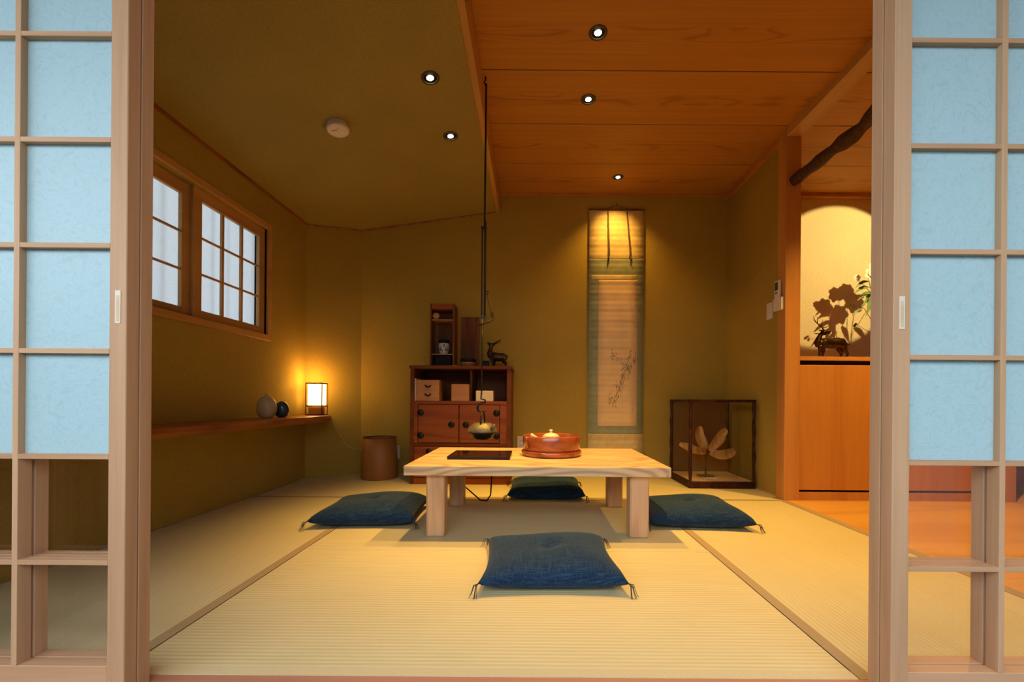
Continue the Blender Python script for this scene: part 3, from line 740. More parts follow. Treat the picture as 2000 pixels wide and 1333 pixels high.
for a0, zz, ww, hh in ((-2.2, 0.05, .5, .022), (-1.35, 0.07, .25, .012), (-0.8, 0.045, .45, .02), (-1.7, 0.03, .2, .006)):
    pts2 = []
    for q in range(12):
        a = a0 + ww*math.cos(q*math.pi/6)*.8; z = zz + hh*math.sin(q*math.pi/6)
        rr_ = 0.0335 + (min(z, .062)-.008)/.054*0.0145 if z < .062 else 0.048 - (z-.062)*.13
        pts2.append(((rr_+.0012)*math.cos(a), (rr_+.0012)*math.sin(a), z))
    b.poly(pts2)
b.build('pattern', M['cobalt'], v)
MB().lathe([(0.041, 0.090), (0.0425, 0.118), (0.0405, 0.121)], seg=24).build('rim', M['black'], v, smooth=True)
pl = MB().box(-0.079, 0.079, -0.009, 0.009, 0, 0.445, 0.002).build('wooden_board', M['board_wood'], None, (-0.527, 3.60, ZT))
tag(pl, 'upright dark wooden board standing on the chest between tall case and deer', 'board')
pl.rotation_euler.x = -0.06
bw = empty('small_bowl', 'small pale bowl with a dark rim on the chest in front of the upright board', 'bowl', (-0.517, 3.44, ZT))
MB().lathe([(0, 0), (0.034, 0), (0.040, 0.006), (0.058, 0.028), (0.064, 0.038), (0.0, 0.036)], seg=28).build('body', M['box_wood'], bw, smooth=True)
MB().lathe([(0.060, 0.034), (0.066, 0.039), (0.066, 0.062), (0.063, 0.066), (0.059, 0.062), (0.058, 0.04), (0, 0.038)], seg=28).build('rim', M['black'], bw, smooth=True)
tag(MB().lathe([(0, 0), (0.020, 0), (0.024, 0.005), (0.020, 0.010), (0, 0.011)], seg=18, sy=.7).build('white_pebble', M['cream'], None, (-0.617, 3.40, ZT), smooth=True), 'tiny white dish on the chest edge beside the tall case', 'dish')
tag(MB().box(-0.027, 0.027, -0.025, 0.025, 0, 0.050, .003).build('black_box', M['black'], None, (-0.368, 3.42, ZT)), 'small black lacquer box on the chest beside the deer', 'box')

# deer: overlapping tapered limbs fused into one surface
def deer(label, loc, spec, antlers, ears, voxel, scale=1.0):
    r = empty('deer_figurine', label, 'figurine', loc)
    b = MB()
    for pts_, rad_, fl in spec: b.tube([tuple(c_*scale for c_ in q) for q in pts_], [x_*scale for x_ in rad_], 12, flat=fl)
    o = b.build('body', M['bronze'], r, smooth=True)
    md = o.modifiers.new('fuse', 'REMESH'); md.mode = 'VOXEL'; md.voxel_size = voxel; md.use_smooth_shade = True
    ms = o.modifiers.new('soften', 'SMOOTH'); ms.iterations = 3; ms.factor = 0.5
    b = MB()
    for pts_, rad_ in antlers: b.tube([tuple(c_*scale for c_ in q) for q in pts_], [x_*scale for x_ in rad_], 7)
    b.build('antlers', M['bronze'], r, smooth=True)
    b = MB()
    for pts_, rad_ in ears: b.tube([tuple(c_*scale for c_ in q) for q in pts_], [x_*scale for x_ in rad_], 8, flat=.4)
    b.build('ears', M['bronze'], r, smooth=True)
    return r
# niche deer; x/z in zoom units -> metres
U = 3.0/820/8.89
def q(x, z, y=0.0): return ((x-760)*U, y, (1040-z)*U)
spec = [
 ([q(520, 800), q(600, 770), q(720, 775), q(830, 770), q(920, 775), q(965, 790)], [.026, .037, .038, .041, .039, .022], 1.0),
 ([q(960, 760), q(1010, 790), q(1065, 797)], [.016, .010, .003], None),
 ([q(540, 810), q(500, 750), q(525, 680), q(565, 610), q(590, 585)], [.028, .024, .017, .014, .012], None),
 ([q(575, 590, 0), q(620, 590, -.004), q(670, 588, -.006), q(715, 576, -.008)], [.016, .020, .012, .006], None),
 ([q(530, 830, -.014), q(520, 900, -.016), q(508, 960, -.017), q(512, 1030, -.018), q(505, 1038, -.018)], [.018, .012, .008, .006, .008], None),
 ([q(600, 830, .014), q(632, 900, .016), q(622, 960, .016), q(612, 1030, .016), q(600, 1038, .016)], [.018, .012, .008, .006, .008], None),
 ([q(920, 800, -.014), q(935, 880, -.016), q(985, 940, -.016), q(1000, 965, -.016), q(960, 1030, -.016), q(948, 1038, -.016)], [.028, .020, .010, .008, .006, .008], None),
 ([q(890, 810, .014), q(910, 880, .016), q(945, 950, .016), q(935, 1030, .016), q(920, 1038, .016)], [.028, .018, .010, .006, .008], None)]
ant = [
 ([q(605, 560, -.004), q(560, 510, -.014), q(500, 472, -.02), q(440, 425, -.024), (q(400, 380, -.026)), q(386, 318, -.026)], [.0045, .004, .004, .0035, .003, .0015]),
 ([q(465, 450, -.022), q(458, 390, -.022), q(468, 310, -.02)], [.003, .0025, .001]),
 ([q(505, 475, -.02), q(515, 445, -.018)], [.003, .0012]),
 ([q(625, 560, .004), q(640, 535, .012), q(612, 490, .02), q(615, 420, .026), q(640, 350, .028)], [.0045, .004, .0035, .003, .0012]),
 ([q(640, 538, .012), q(705, 540, .018)], [.003, .0012]), ([q(620, 495, .02), q(700, 480, .024), q(750, 440, .026)], [.003, .002, .001])]
ear = [([q(580, 590, -.012), q(540, 560, -.02), q(490, 556, -.024)], [.006, .013, .005]), ([q(570, 600, .012), q(520, 600, .02), q(485, 598, .024)], [.006, .009, .004])]
deer('large dark bronze deer looking back over its body, on the lit niche ledge', (2.151, 3.0, 0.982), spec, ant, ear, 0.0035)
U2 = 3.42/820/8.33
def q2(x, z, y=0.0): return ((x-1230)*U2, y, (1262-z)*U2)
spec2 = [
 ([q2(1110, 1080), q2(1170, 1085), q2(1250, 1095), q2(1330, 1090), q2(1370, 1095)], [.030, .040, .037, .036, .022], .95),
 ([q2(1360, 1080), q2(1400, 1085)], [.012, .004], None),
 ([q2(1120, 1090), q2(1095, 1020), q2(1110, 960), q2(1125, 905)], [.028, .024, .017, .015], None),
 ([q2(1145, 895), q2(1110, 890), q2(1080, 870), q2(1055, 850)], [.015, .018, .011, .006], None),
 ([q2(1130, 1110, -.014), q2(1145, 1180, -.016), q2(1150, 1255, -.016)], [.018, .010, .007], None),
 ([q2(1150, 1110, .014), q2(1175, 1180, .016), q2(1165, 1255, .016)], [.018, .010, .007], None),
 ([q2(1340, 1100, -.014), q2(1340, 1160, -.016), q2(1375, 1200, -.016), q2(1365, 1255, -.016)], [.024, .015, .008, .007], None),
 ([q2(1320, 1100, .014), q2(1320, 1165, .016), q2(1355, 1205, .016), q2(1345, 1255, .016)], [.024, .014, .008, .007], None)]
ant2 = [
 ([q2(1140, 880, -.008), q2(1180, 865, -.016), q2(1225, 840, -.022), q2(1285, 818, -.024)], [.006, .005, .005, .003]),
 ([q2(1190, 862, -.016), q2(1205, 835, -.018)], [.005, .003]), ([q2(1235, 838, -.022), q2(1262, 805, -.022)], [.004, .002]),
 ([q2(1140, 880, .008), q2(1175, 870, .018), q2(1220, 850, .026), q2(1270, 835, .03)], [.006, .005, .004, .002])]
ear2 = [([q2(1140, 890, -.012), q2(1160, 900, -.02), q2(1180, 895, -.024)], [.005, .009, .003]), ([q2(1140, 890, .012), q2(1160, 900, .02), q2(1180, 895, .024)], [.005, .009, .003])]
deer('small dark bronze deer facing left on top of the chest', (-0.275, 3.46, ZT), spec2, ant2, ear2, 0.0035)

ZS = 0.658
bx_ = empty('small_drawer_box', 'small wooden box with two dark iron plates, left on the open shelf of the chest', 'box', (-0.818, 3.40, ZS))
MB().box(-0.092, 0.092, -0.08, 0.08, 0, 0.166, .002).build('body', M['box_wood'], bx_)
for zz in (0.118, 0.050):
    dd = MB().box(-0.078, 0.078, -0.083, -0.08, zz-0.030, zz+0.030, .001).build('drawer', M['box_wood'], bx_)
    MB().tube([(-0.02, -0.084, zz+.006), (-.004, -0.086, zz-.008), (0.012, -0.086, zz-.008), (0.028, -0.084, zz+.006)], [.010, .014, .014, .010], 8, flat=.5).build('pull', M['iron'], dd, smooth=True)
tag(MB().box(-0.006, 0.006, -0.07, 0.07, 0, 0.178, .001).build('pale_panel', M['pale_box'], None, (-0.917, 3.40, ZS)), 'thin pale panel upright at the left end of the chest shelf', 'panel')
tag(MB().box(-0.070, 0.070, -0.07, 0.07, 0, 0.134, .002).build('wooden_box', M['box_wood'], None, (-0.562, 3.40, ZS)), 'plain orange-brown wooden box in the middle of the chest shelf', 'box')
tag(MB().box(-0.068, 0.068, -0.06, 0.06, 0, 0.083, .002).build('paper_box', M['pale_box'], None, (-0.368, 3.38, ZS)), 'pale cream box on the right of the chest shelf behind the pothook', 'box')

# ------------------------------------------------------------------ waste bin
bn = empty('waste_bin', 'round brown bentwood bin on the mats left of the chest', 'bin', (-1.285, 3.575, 0))
MB().lathe([(0, 0.006), (0.148, 0.0), (0.151, 0.006), (0.145, 0.17), (0.133, 0.345), (0.129, 0.345), (0.140, 0.17), (0.145, 0.012), (0, 0.010)], seg=44).build('body', M['bin'], bn, smooth=True)
MB().lathe([(0.1335, 0.341), (0.1355, 0.342), (0.1335, 0.348), (0.128, 0.348), (0.128, 0.338)], seg=44).build('rim', M['board_wood'], bn, smooth=True)

# ------------------------------------------------------------------ live-edge shelf, vases, lantern
sh = []
rnd = random.Random(9)
ys = [1.02 + i*(3.33-1.02)/22 for i in range(23)]
front = [(-1.59 + 0.010*math.sin(i*.7) + rnd.uniform(-.004, .004), y) for i, y in enumerate(ys)]
poly = [(XL, 1.02)] + front + [(-1.735, 3.618), (XL, 3.51)]
b = MB()
a_ = [b.bm.verts.new((p_[0], p_[1], 0.535)) for p_ in poly]
m_ = [b.bm.verts.new((p_[0]+(0.010 if 0 < i <= len(front) else 0), p_[1], 0.512)) for i, p_ in enumerate(poly)]
c_ = [b.bm.verts.new((p_[0]-(0.022 if 0 < i <= len(front) else 0), p_[1], 0.487)) for i, p_ in enumerate(poly)]
n_ = len(poly); b.bm.faces.new(a_); b.bm.faces.new(c_[::-1])
for i in range(n_):
    j = (i+1) % n_
    b.bm.faces.new((m_[i], m_[j], a_[j], a_[i])); b.bm.faces.new((c_[i], c_[j], m_[j], m_[i]))
tag(b.build('wall_shelf', M['shelf_wood']), 'long reddish live-edge wooden shelf along the left wall', 'shelf')
va_ = empty('ceramic_vase', 'pale round flask vase on the wall shelf, larger and whiter of the pair', 'vase', (-1.800, 2.86, 0.535), 0.5, 'flask vases on the wall shelf')
MB().lathe([(0, 0), (0.030, 0), (0.045, 0.012), (0.059, 0.045), (0.061, 0.078), (0.053, 0.112), (0.035, 0.138), (0.012, 0.150), (0.010, 0.158), (0.014, 0.166), (0.010, 0.166), (0.007, 0.155), (0, 0.150)], seg=32, sy=.7).build('body', M['celadon'], va_, smooth=True)
vb_ = empty('ceramic_vase', 'dark teal round flask vase on the wall shelf, smaller of the pair', 'vase', (-1.765, 2.975, 0.535), 0.5, 'flask vases on the wall shelf')
MB().lathe([(0, 0), (0.020, 0), (0.036, 0.012), (0.045, 0.045), (0.043, 0.075), (0.033, 0.098), (0.014, 0.110), (0.010, 0.113), (0, 0.112)], seg=32, sy=.65).build('body', M['teal'], vb_, smooth=True)
lx0, lx1, ly0, ly1 = -1.815, -1.685, 3.385, 3.475
L = empty('table_lantern', 'glowing square paper lantern with thin wooden frame on the end of the wall shelf', 'lamp', ((lx0+lx1)/2, (ly0+ly1)/2, 0.535))
hx, hy = (lx1-lx0)/2, (ly1-ly0)/2
b = MB()
for sx in (-1, 1):
    for sy in (-1, 1):
        b.box(sx*hx-0.003, sx*hx+0.003, sy*hy-0.003, sy*hy+0.003, 0, 0.262)
for z in (0.004, 0.074, 0.258):
    for sy in (-1, 1): b.box(-hx, hx, sy*hy-0.0025, sy*hy+0.0025, z-0.004, z+0.004)
    for sx in (-1, 1): b.box(sx*hx-0.0025, sx*hx+0.0025, -hy, hy, z-0.004, z+0.004)
b.build('frame', M['board_wood'], L)
MB().box(-hx+0.012, hx-0.008, -hy+0.006, hy-0.006, 0.080, 0.252).build('shade', M['shade'], L, label='glowing white paper shade')
b = MB(); b.box(-hx+0.02, hx-0.016, -hy+0.012, hy-0.012, 0.0, 0.012).box(-hx+.014, hx-.014, -0.030, 0.030, 0.012, 0.066)
b.build('base', M['box_wood'], L)
pd = bpy.data.lights.new('lantern_bulb', 'POINT'); pd.energy = 4.0; pd.color = (1.0, 0.50, 0.13); pd.shadow_soft_size = 0.03
po = bpy.data.objects.new('lantern_bulb', pd); COL.objects.link(po); po.location = ((lx0+lx1)/2, (ly0+ly1)/2, 0.535+0.30)
cordpts = [(-1.70, 3.46, 0.54), (-1.675, 3.48, 0.545), (-1.655, 3.50, 0.50), (-1.62, 3.52, 0.40), (-1.585, 3.56, 0.31), (-1.575, 3.60, 0.27), (-1.54, 3.64, 0.235), (-1.50, 3.69, 0.225), (-1.46, 3.73, 0.235), (-1.42, 3.75, 0.205), (-1.30, 3.755, 0.18), (-1.22, 3.757, 0.19)]
tag(MB().tube(cordpts, 0.0028, 6).build('lamp_cord', M['cord_white'], smooth=True), 'thin cream cord hanging from the lantern shelf down behind the bin', 'cord')
def outlet(x, z, label, w=0.035, h_=0.06, group='wall outlets on the back wall'):
    r = empty('wall_outlet', label, 'outlet', (x, YB, z), 0, group)
    MB().box(-w, w, -0.009, 0, -h_, h_, .002).build('plate', M['white_plastic'], r)
    for zz in (0.022, -0.022):
        MB().box(-0.012, -0.008, -0.0095, -0.008, zz-.008, zz+.008).box(0.008, 0.012, -0.0095, -0.008, zz-.008, zz+.008).build('socket', M['black'], r)
outlet(-1.208, 0.195, 'cream wall outlet partly hidden between the bin and the chest')
outlet(-0.085, 0.285, 'cream wall outlet just right of the chest, above the table edge')

# ------------------------------------------------------------------ hanging scroll
sx0, sx1, sy = 0.510, 1.000, YB-0.012
S = empty('hanging_scroll', 'tall hanging scroll with gold and sage silk mount and faint ink bamboo painting', 'scroll', ((sx0+sx1)/2, sy, 0.16))
def sheet(nm, m, x0, x1, z0, z1, off, par=S, amp=0.0015):
    """closed thin cloth sheet with soft horizontal ripples"""
    b = MB(); n = max(2, int((z1-z0)/0.01)); ks = 4
    def rip(z): return amp*math.sin(z*55) + amp*.7*math.sin(z*131+1.3)
    F = []; K = []
    for i in range(n+1):
        z = z0+(z1-z0)*i/n; y = sy - off - rip(z)
        F.append([b.bm.verts.new((x0+(x1-x0)*k/ks-(sx0+sx1)/2, y-sy, z-0.16)) for k in range(ks+1)])
        K.append([b.bm.verts.new((x0+(x1-x0)*k/ks-(sx0+sx1)/2, y-sy+0.0012, z-0.16)) for k in range(ks+1)])
    for i in range(n):
        for k in range(ks):
            b.bm.faces.new((F[i][k], F[i][k+1], F[i+1][k+1], F[i+1][k])); b.bm.faces.new((K[i][k], K[i+1][k], K[i+1][k+1], K[i][k+1]))
        b.bm.faces.new((F[i][0], F[i+1][0], K[i+1][0], K[i][0])); b.bm.faces.new((F[i][ks], K[i][ks], K[i+1][ks], F[i+1][ks]))
    for k in range(ks):
        b.bm.faces.new((F[0][k], K[0][k], K[0][k+1], F[0][k+1])); b.bm.faces.new((F[n][k], F[n][k+1], K[n][k+1], K[n][k]))
    return b.build(nm, m, par, smooth=True)
def sz(y): return EYE - (y - 782 - 1.2)*sy/820.0
def sxx(x, y): return ((x-1037) + 0.0075*(y-782))*sy/820.0
ripple = lambda z: 0.0015*math.sin(z*55) + 0.0015*.7*math.sin(z*131+1.3)
sheet('upper_mount', M['gold_silk'], sx0, sx1, sz(507), sz(411), 0.008)
sheet('silk_border', M['green_silk'], sx0, sx1, sz(848), sz(507), 0.008)
sheet('lower_mount', M['gold_silk'], sx0, sx1, 0.19, sz(848), 0.008)
sheet('gold_strip', M['gold_silk'], sxx(1155, 540), sxx(1243, 540), sz(548), sz(538), 0.0105)
pt = sheet('painting', M['paper'], sxx(1168, 690), sxx(1243.5, 690), sz(833), sz(548), 0.0105)
MB().tube([(sx0-.006-(sx0+sx1)/2, -0.008, sz(411)-0.158), (sx1+.006-(sx0+sx1)/2, -0.008, sz(411)-0.158)], 0.007, 10).build('top_rod', M['board_wood'], S)
MB().tube([(sx0-.022-(sx0+sx1)/2, -0.016, 0.022), (sx1+.022-(sx0+sx1)/2, -0.016, 0.022)], 0.014, 14).build('bottom_roller', M['board_wood'], S, smooth=True)
MB().tube([(-0.10, -0.008, sz(411)-0.153), (0, -0.004, sz(402)-0.155), (0.10, -0.008, sz(411)-0.153)], 0.0018, 6).tube([(0, 0.012, sz(401)-.16), (0, -0.010, sz(401)-.16), (0, -.012, sz(398)-.16)], 0.003, 6).build('hanging_cord', M['strip_dark'], S)
for xk, xe in ((1187, 1188), (1224, 1229)):
    x0_ = sxx(xk, 420)-(sx0+sx1)/2; x1_ = sxx(xe, 500)-(sx0+sx1)/2
    zt_, zb_ = sz(414)-.16, sz(500)-.16
    st = MB().slab([(x0_-.006, -0.013, zt_), (x0_+.006, -0.013, zt_), (x1_+.012, -0.030, zb_), (x1_-.004, -0.030, zb_)], (0, 0.001, 0)).build('streamer', M['strip_dark'], S, label='narrow brown silk streamer')
    MB().tube([(x1_+.002, -0.030, zb_), (x1_-.004, -0.032, zb_-.03), (x1_+(-.010 if xk < 1200 else .016), -0.033, zb_-.06)], [.010, .007, .002], 7, flat=.4).build('tip', M['thread'], st, smooth=True)
# ink strokes
b = MB(); rnd = random.Random(12)
def stroke(x0, y0, x1, y1, w):
    p0 = Vector((sxx(x0, y0), 0, sz(y0))); p1 = Vector((sxx(x1, y1), 0, sz(y1)))
    dd = (p1-p0); 
    if dd.length < 1e-5: return
    nn = Vector((-dd.z, 0, dd.x)).normalized()*w
    N_ = 5; L_ = []; R_ = []
    for i in range(N_+1):
        t_ = i/N_; ww = math.sin(math.pi*min(1, .12+t_*.88))
        pc = p0 + dd*t_ + nn*0.6*math.sin(math.pi*t_)
        for lst, sg in ((L_, 1), (R_, -1)):
            q_ = pc + nn*ww*sg
            lst.append(b.bm.verts.new((q_.x-(sx0+sx1)/2, -0.0112-ripple(q_.z), q_.z-.16)))
    for i in range(N_): b.bm.faces.new((L_[i], L_[i+1], R_[i+1], R_[i]))
for i in range(120):   # trailing leaf clusters
    t_ = rnd.random()
    cx_ = 1238 - 42*t_ + rnd.uniform(-9, 7); cy_ = 690 + 95*t_ + rnd.uniform(-10, 12)
    a = rnd.uniform(1.1, 2.5); Ls = rnd.uniform(5, 12)
    stroke(min(cx_, 1241), cy_, max(1170, min(1241, cx_+math.cos(a)*Ls)), cy_+math.sin(a)*Ls, rnd.uniform(.0010, .0028))
for i in range(26):
    cx_ = 1194 + rnd.uniform(-4, 22); cy_ = 688 + (cx_-1194)*.7 + rnd.uniform(-5, 14)
    a = rnd.uniform(-.4, 1.2); stroke(cx_, cy_, min(1241, cx_+math.cos(a)*7), cy_+math.sin(a)*7, rnd.uniform(.0008, .0022))
stroke(1194, 682, 1196, 712, .0012); stroke(1230, 690, 1216, 745, .0013); stroke(1216, 745, 1214, 808, .0010); stroke(1222, 720, 1190, 765, .0010); stroke(1214, 760, 1184, 795, .0009)
for i in range(7): stroke(1234+rnd.uniform(-1, 1), 785+i*3, 1236+rnd.uniform(-1, 1), 787+i*3, .0010)
b.build('ink_strokes', M['ink'], pt)

# ------------------------------------------------------------------ glass display case
cx0, cx1, cy0, cy1, cz = 1.219, 1.733, 3.224, 3.687, 0.685
G = empty('display_case', 'square glass display case with dark mottled frame in the right corner', 'display case', ((cx0+cx1)/2, (cy0+cy1)/2, 0))
gx, gy = (cx1-cx0)/2, (cy1-cy0)/2
b = MB()
for sx_ in (-1, 1):
    for sy_ in (-1, 1):
        px_ = sx_*(gx-0.013); py_ = sy_*(gy-0.013)
        b.tube([(px_+.002*math.sin(z*40), py_, 0.05+z) for z in [i*.0635 for i in range(11)]], [0.0125+0.0025*math.sin(i*2.1+sx_) for i in range(11)], 8)
for sy_ in (-1, 1): b.box(-gx, gx, sy_*(gy-0.010)-0.010, sy_*(gy-0.010)+0.010, cz-0.020, cz, 0.003)
for sx_ in (-1, 1): b.box(sx_*(gx-0.010)-0.010, sx_*(gx-0.010)+0.010, -gy+.02, gy-.02, cz-0.020, cz, 0.003)
b.build('frame', M['case_frame'], G)
MB().box(-gx, gx, -gy, gy, 0.0, 0.052, 0.003).build('base', M['case_frame'], G)
MB().box(-gx+.02, gx-.02, -gy+.02, gy-.02, 0.052, 0.058).build('case_floor', M['case_floor'], G)
MB().box(-gx+.02, gx-.025, gy-0.012, gy-.006, 0.058, cz-.02).build('back_panel', M['case_back'], G)
for pts_ in (((-gx+.02, -gy+.012), (gx-.02, -gy+.012)), ((-gx+.012, -gy+.02), (-gx+.012, gy-.02)), ((gx-.012, -gy+.02), (gx-.012, gy-.02))):
    (xa, ya), (xb, yb) = pts_
    MB().poly([(xa, ya, .055), (xb, yb, .055), (xb, yb, cz-.018), (xa, ya, cz-.018)]).build('glass_pane', M['case_glass'], G)
MB().poly([(-gx+.015, -gy+.015, cz-.006), (gx-.015, -gy+.015, cz-.006), (gx-.015, gy-.015, cz-.006), (-gx+.015, gy-.015, cz-.006)]).build('glass_top', M['case_glass'], G)
A = empty('sheath_ornament', 'tan ornament of curved dried sheaths on a stand inside the display case', 'ornament', (1.435, 3.44, 0.058))
def blade(path, width, nm='sheath'):
    b = MB(); P = [Vector(p_) for p_ in path]; n = len(P); rows = []
    for i, p_ in enumerate(P):
        t_ = (P[min(i+1, n-1)]-P[max(i-1, 0)]).normalized(); s_ = t_.cross(Vector((0, -1, .25))).normalized()
        w_ = 1.2*width*math.sin(math.pi*(0.14+0.80*i/(n-1)))**.6; nn = s_.cross(t_).normalized()
        rows.append([b.bm.verts.new(p_ + s_*w_*e_ + nn*w_*.45*(e_*e_)) for e_ in (-1, -.5, 0, .5, 1)])
    for i in range(n-1):
        for k_ in range(4): b.bm.faces.new((rows[i][k_], rows[i][k_+1], rows[i+1][k_+1], rows[i+1][k_]))
    o = b.build(nm, M['sheath'], A, smooth=True); md = o.modifiers.new('thick', 'SOLIDIFY'); md.thickness = 0.003
    ms = o.modifiers.new('round', 'SUBSURF'); ms.levels = 1; ms.render_levels = 2
    return o
blade([(-.01, -.02, .215), (-.045, -.02, .26), (-.062, -.01, .32), (-.058, 0, .37), (-.045, .01, .41)], .036)
blade([(.0, .0, .215), (-.015, .01, .26), (-.02, .02, .30), (-.03, .03, .36)], .030)
blade([(.02, -.03, .205), (.05, -.03, .255), (.095, -.02, .315), (.15, 0, .37), (.175, .01, .385)], .032)
blade([(.02, -.03, .20), (.08, -.05, .175), (.14, -.05, .18), (.20, -.03, .20), (.235, -.01, .215)], .034)
blade([(-.01, -.02, .20), (-.07, -.03, .205), (-.13, -.03, .225), (-.19, -.02, .25), (-.22, -.01, .265)], .028)
blade([(.03, .02, .215), (.08, .03, .25), (.14, .04, .30), (.18, .05, .33)], .034)
blade([(-.01, -.03, .20), (-.05, -.08, .21), (-.085, -.11, .25), (-.08, -.13, .30)], .018)
MB().tube([(0, 0, 0.01), (0.004, 0, 0.10), (0, -.01, 0.21)], [0.008, 0.006, 0.012], 10).lathe([(0, 0), (.07, 0), (.07, .008), (0, .012)]).build('stand', M['case_frame'], A, smooth=True)
tag(MB().box(-0.05, 0.05, -0.025, 0.025, 0, 0.006, .001).build('name_card', M['white_plastic'], None, (1.42, 3.33, 0.058)), 'small blank white card on the floor of the display case', 'card')

# ------------------------------------------------------------------ switch and remote on the right
sw = empty('light_switch', 'beige wall switch plate on the alcove side wall', 'switch', (XR, 3.085, 1.338))
MB().box(-0.010, 0, -0.035, 0.035, -0.060, 0.060, .002).build('plate', M['white_plastic'], sw)
MB().box(-0.013, -0.009, -0.016, 0.016, -0.032, 0.032, .001).build('rocker', M['white_plastic'], sw)
rh = empty('remote_holder', 'beige holder fixed to the square post below the remote control', 'holder', (1.725, 2.910, 1.35))
b = MB(); b.box(-0.005, 0, -0.040, 0.040, -0.045, 0.045, .001).box(-0.026, -0.005, -0.040, -0.034, -0.045, 0.04).box(-0.026, -0.005, 0.034, 0.040, -0.045, 0.04).box(-0.028, -0.022, -0.040, 0.040, -0.045, 0.04).box(-0.026, -0.004, -0.040, 0.040, -0.047, -0.043)
b.build('pocket', M['white_plastic'], rh)
rc = empty('remote_control', 'beige air conditioner remote control in the holder on the post', 'remote control', (1.7105, 2.918, 1.31))
MB().box(-0.010, 0.008, -0.026, 0.026, 0, 0.205, .003).build('body', M['white_plastic'], rc)
MB().box(-0.0112, -0.009, -0.018, 0.018, 0.135, 0.190).build('display', M['screen'], rc)
MB().box(-0.0120, -0.009, -0.010, 0.012, 0.112, 0.122).build('button', M['ring'], rc)

# ------------------------------------------------------------------ flowers in the niche
F_ = empty('flower_arrangement', 'white flowers with green leaves on the niche ledge, partly hidden by the right door', 'flowers', (2.935, 3.47, 0.982))
MB().lathe([(0, 0), (0.05, 0), (0.062, 0.03), (0.066, 0.09), (0.045, 0.15), (0.028, 0.18), (0.034, 0.20), (0.028, 0.198), (0.022, 0.18), (0.05, 0.09), (0, 0.02)], seg=28).build('vase', M['black'], F_, smooth=True)
rnd = random.Random(21)
def flower(c, R_):
    b = MB(); c = Vector(c)
    for ring_, (n_, tilt_, rr_) in enumerate(((7, .25, 1.0), (6, .75, .8), (5, 1.15, .55))):
        for i in range(n_):
            a = 2*math.pi*i/n_ + ring_*.5 + rnd.uniform(-.15, .15)
            d_ = Vector((math.cos(a), -.35, math.sin(a))).normalized(); d_ = (d_*math.cos(tilt_) + Vector((-.2, -1, .2)).normalized()*math.sin(tilt_)).normalized()
            s_ = d_.cross(Vector((0, -1, .1))).normalized(); nn_ = s_.cross(d_)
            L_ = R_*rr_; rows = []
            for k_ in range(5):
                t_ = k_/4; w_ = L_*.42*math.sin(math.pi*(.12+.80*t_))
                p_ = c + d_*L_*t_ + nn_*L_*.18*math.sin(math.pi*t_)
                rows.append([b.bm.verts.new(p_ - s_*w_), b.bm.verts.new(p_+nn_*w_*.2), b.bm.verts.new(p_ + s_*w_)])
            for k_ in range(4):
                for e_ in range(2): b.bm.faces.new((rows[k_][e_], rows[k_][e_+1], rows[k_+1][e_+1], rows[k_+1][e_]))
    o = b.build('blossom', M['petal'], F_, smooth=True); return o
def stem(pts_, r_=.003): MB().tube(pts_, [r_]*(len(pts_)-1)+[r_*.5], 6).build('stem', M['twig'], F_, smooth=True)
def leaf(base, tip, w_, curl=.02):
    P0, P1 = Vector(base), Vector(tip); d_ = (P1-P0); s_ = d_.cross(Vector((.2, -1, .3))).normalized(); L_ = d_.length; rows = []; b = MB()
    for k_ in range(7):
        t_ = k_/6; ww = w_*math.sin(math.pi*min(.97, .06+.92*t_)); p_ = P0 + d_*t_ + Vector((0, 0, -curl*t_*t_ + curl*.8*math.sin(math.pi*t_)))
        rows.append([b.bm.verts.new(p_-s_*ww), b.bm.verts.new(p_ + Vector((0, .15*ww, -.3*ww))), b.bm.verts.new(p_+s_*ww)])
    for k_ in range(6):
        for e_ in range(2): b.bm.faces.new((rows[k_][e_], rows[k_][e_+1], rows[k_+1][e_+1], rows[k_+1][e_]))
    b.build('leaf', M['leaf'], F_, smooth=True)
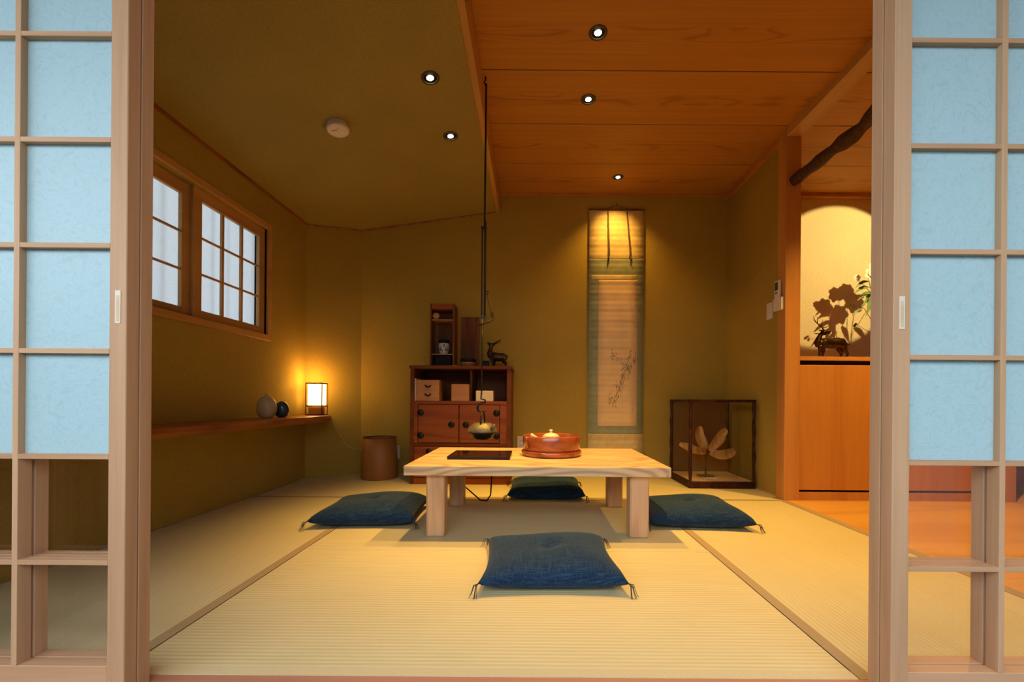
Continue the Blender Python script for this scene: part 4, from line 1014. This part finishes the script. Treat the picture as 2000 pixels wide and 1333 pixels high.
# positions relative to the vase (3.02, 3.56, 0.982)
for c_, R_ in (((-0.165, -.02, 0.735), .075), ((-0.245, .02, 0.72), .035), ((-0.10, .03, 0.80), .07), ((-0.05, -.05, 0.70), .085), ((0.05, .0, 0.76), .09), ((0.0, -.05, 0.86), .07)): flower(c_, R_)
stem([(0, 0, .15), (-.06, 0, .35), (-.12, 0, .58), (-.165, -.01, .72)]); stem([(0, 0, .15), (-.03, .01, .40), (-.07, .02, .66), (-.10, .03, .78)])
stem([(0, 0, .15), (0, 0, .4), (.03, 0, .62), (.05, 0, .74)]); stem([(-.12, 0, .58), (-.18, .01, .66), (-.24, .02, .71)], .002)
stem([(0, 0, .15), (-.12, 0, .36), (-.20, -.02, .46), (-.30, -.03, .50)], .0022); stem([(0, 0, .12), (-.10, .02, .26), (-.24, .02, .34)], .002)
stem([(0, 0, .15), (.02, 0, .5), (.13, 0, .68)]); stem([(0, 0, .15), (-.01, -.03, .5), (0, -.05, .84)])
LV = [((-.12, 0, .60), (-.26, -.02, .545), .016), ((-.14, 0, .64), (-.25, .02, .62), .016), ((-.11, 0, .57), (-.18, -.02, .47), .016), ((-.10, 0, .54), (-.22, -.01, .50), .014),
      ((-.08, 0, .48), (-.14, -.03, .36), .016), ((-.06, 0, .56), (0, 0, .46), .02), ((-.13, 0, .62), (-.10, -.03, .50), .018), ((-.15, 0, .69), (-.26, 0, .655), .013),
      ((-.12, .0, .60), (-.16, .02, .55), .02), ((-.04, 0, .46), (-.11, .02, .40), .02), ((.03, 0, .55), (.13, 0, .47), .02), ((-.20, 0, .46), (-.29, 0, .42), .011), ((-.09, 0, .52), (-.19, -.02, .42), .015), ((-.12, 0, .58), (-.23, -.03, .585), .013)]
for bs, tp, w_ in LV: leaf(bs, tp, w_)
b = MB()
for c_ in ((-.30, -.03, .50), (-.315, -.03, .49), (-.29, -.03, .48), (-.24, .02, .34), (-.25, .02, .325), (-.20, 0, .56)):
    bmesh.ops.create_icosphere(b.bm, subdivisions=2, radius=.010, matrix=Matrix.Translation(c_))
b.build('berries', M['twig'], F_, smooth=True)
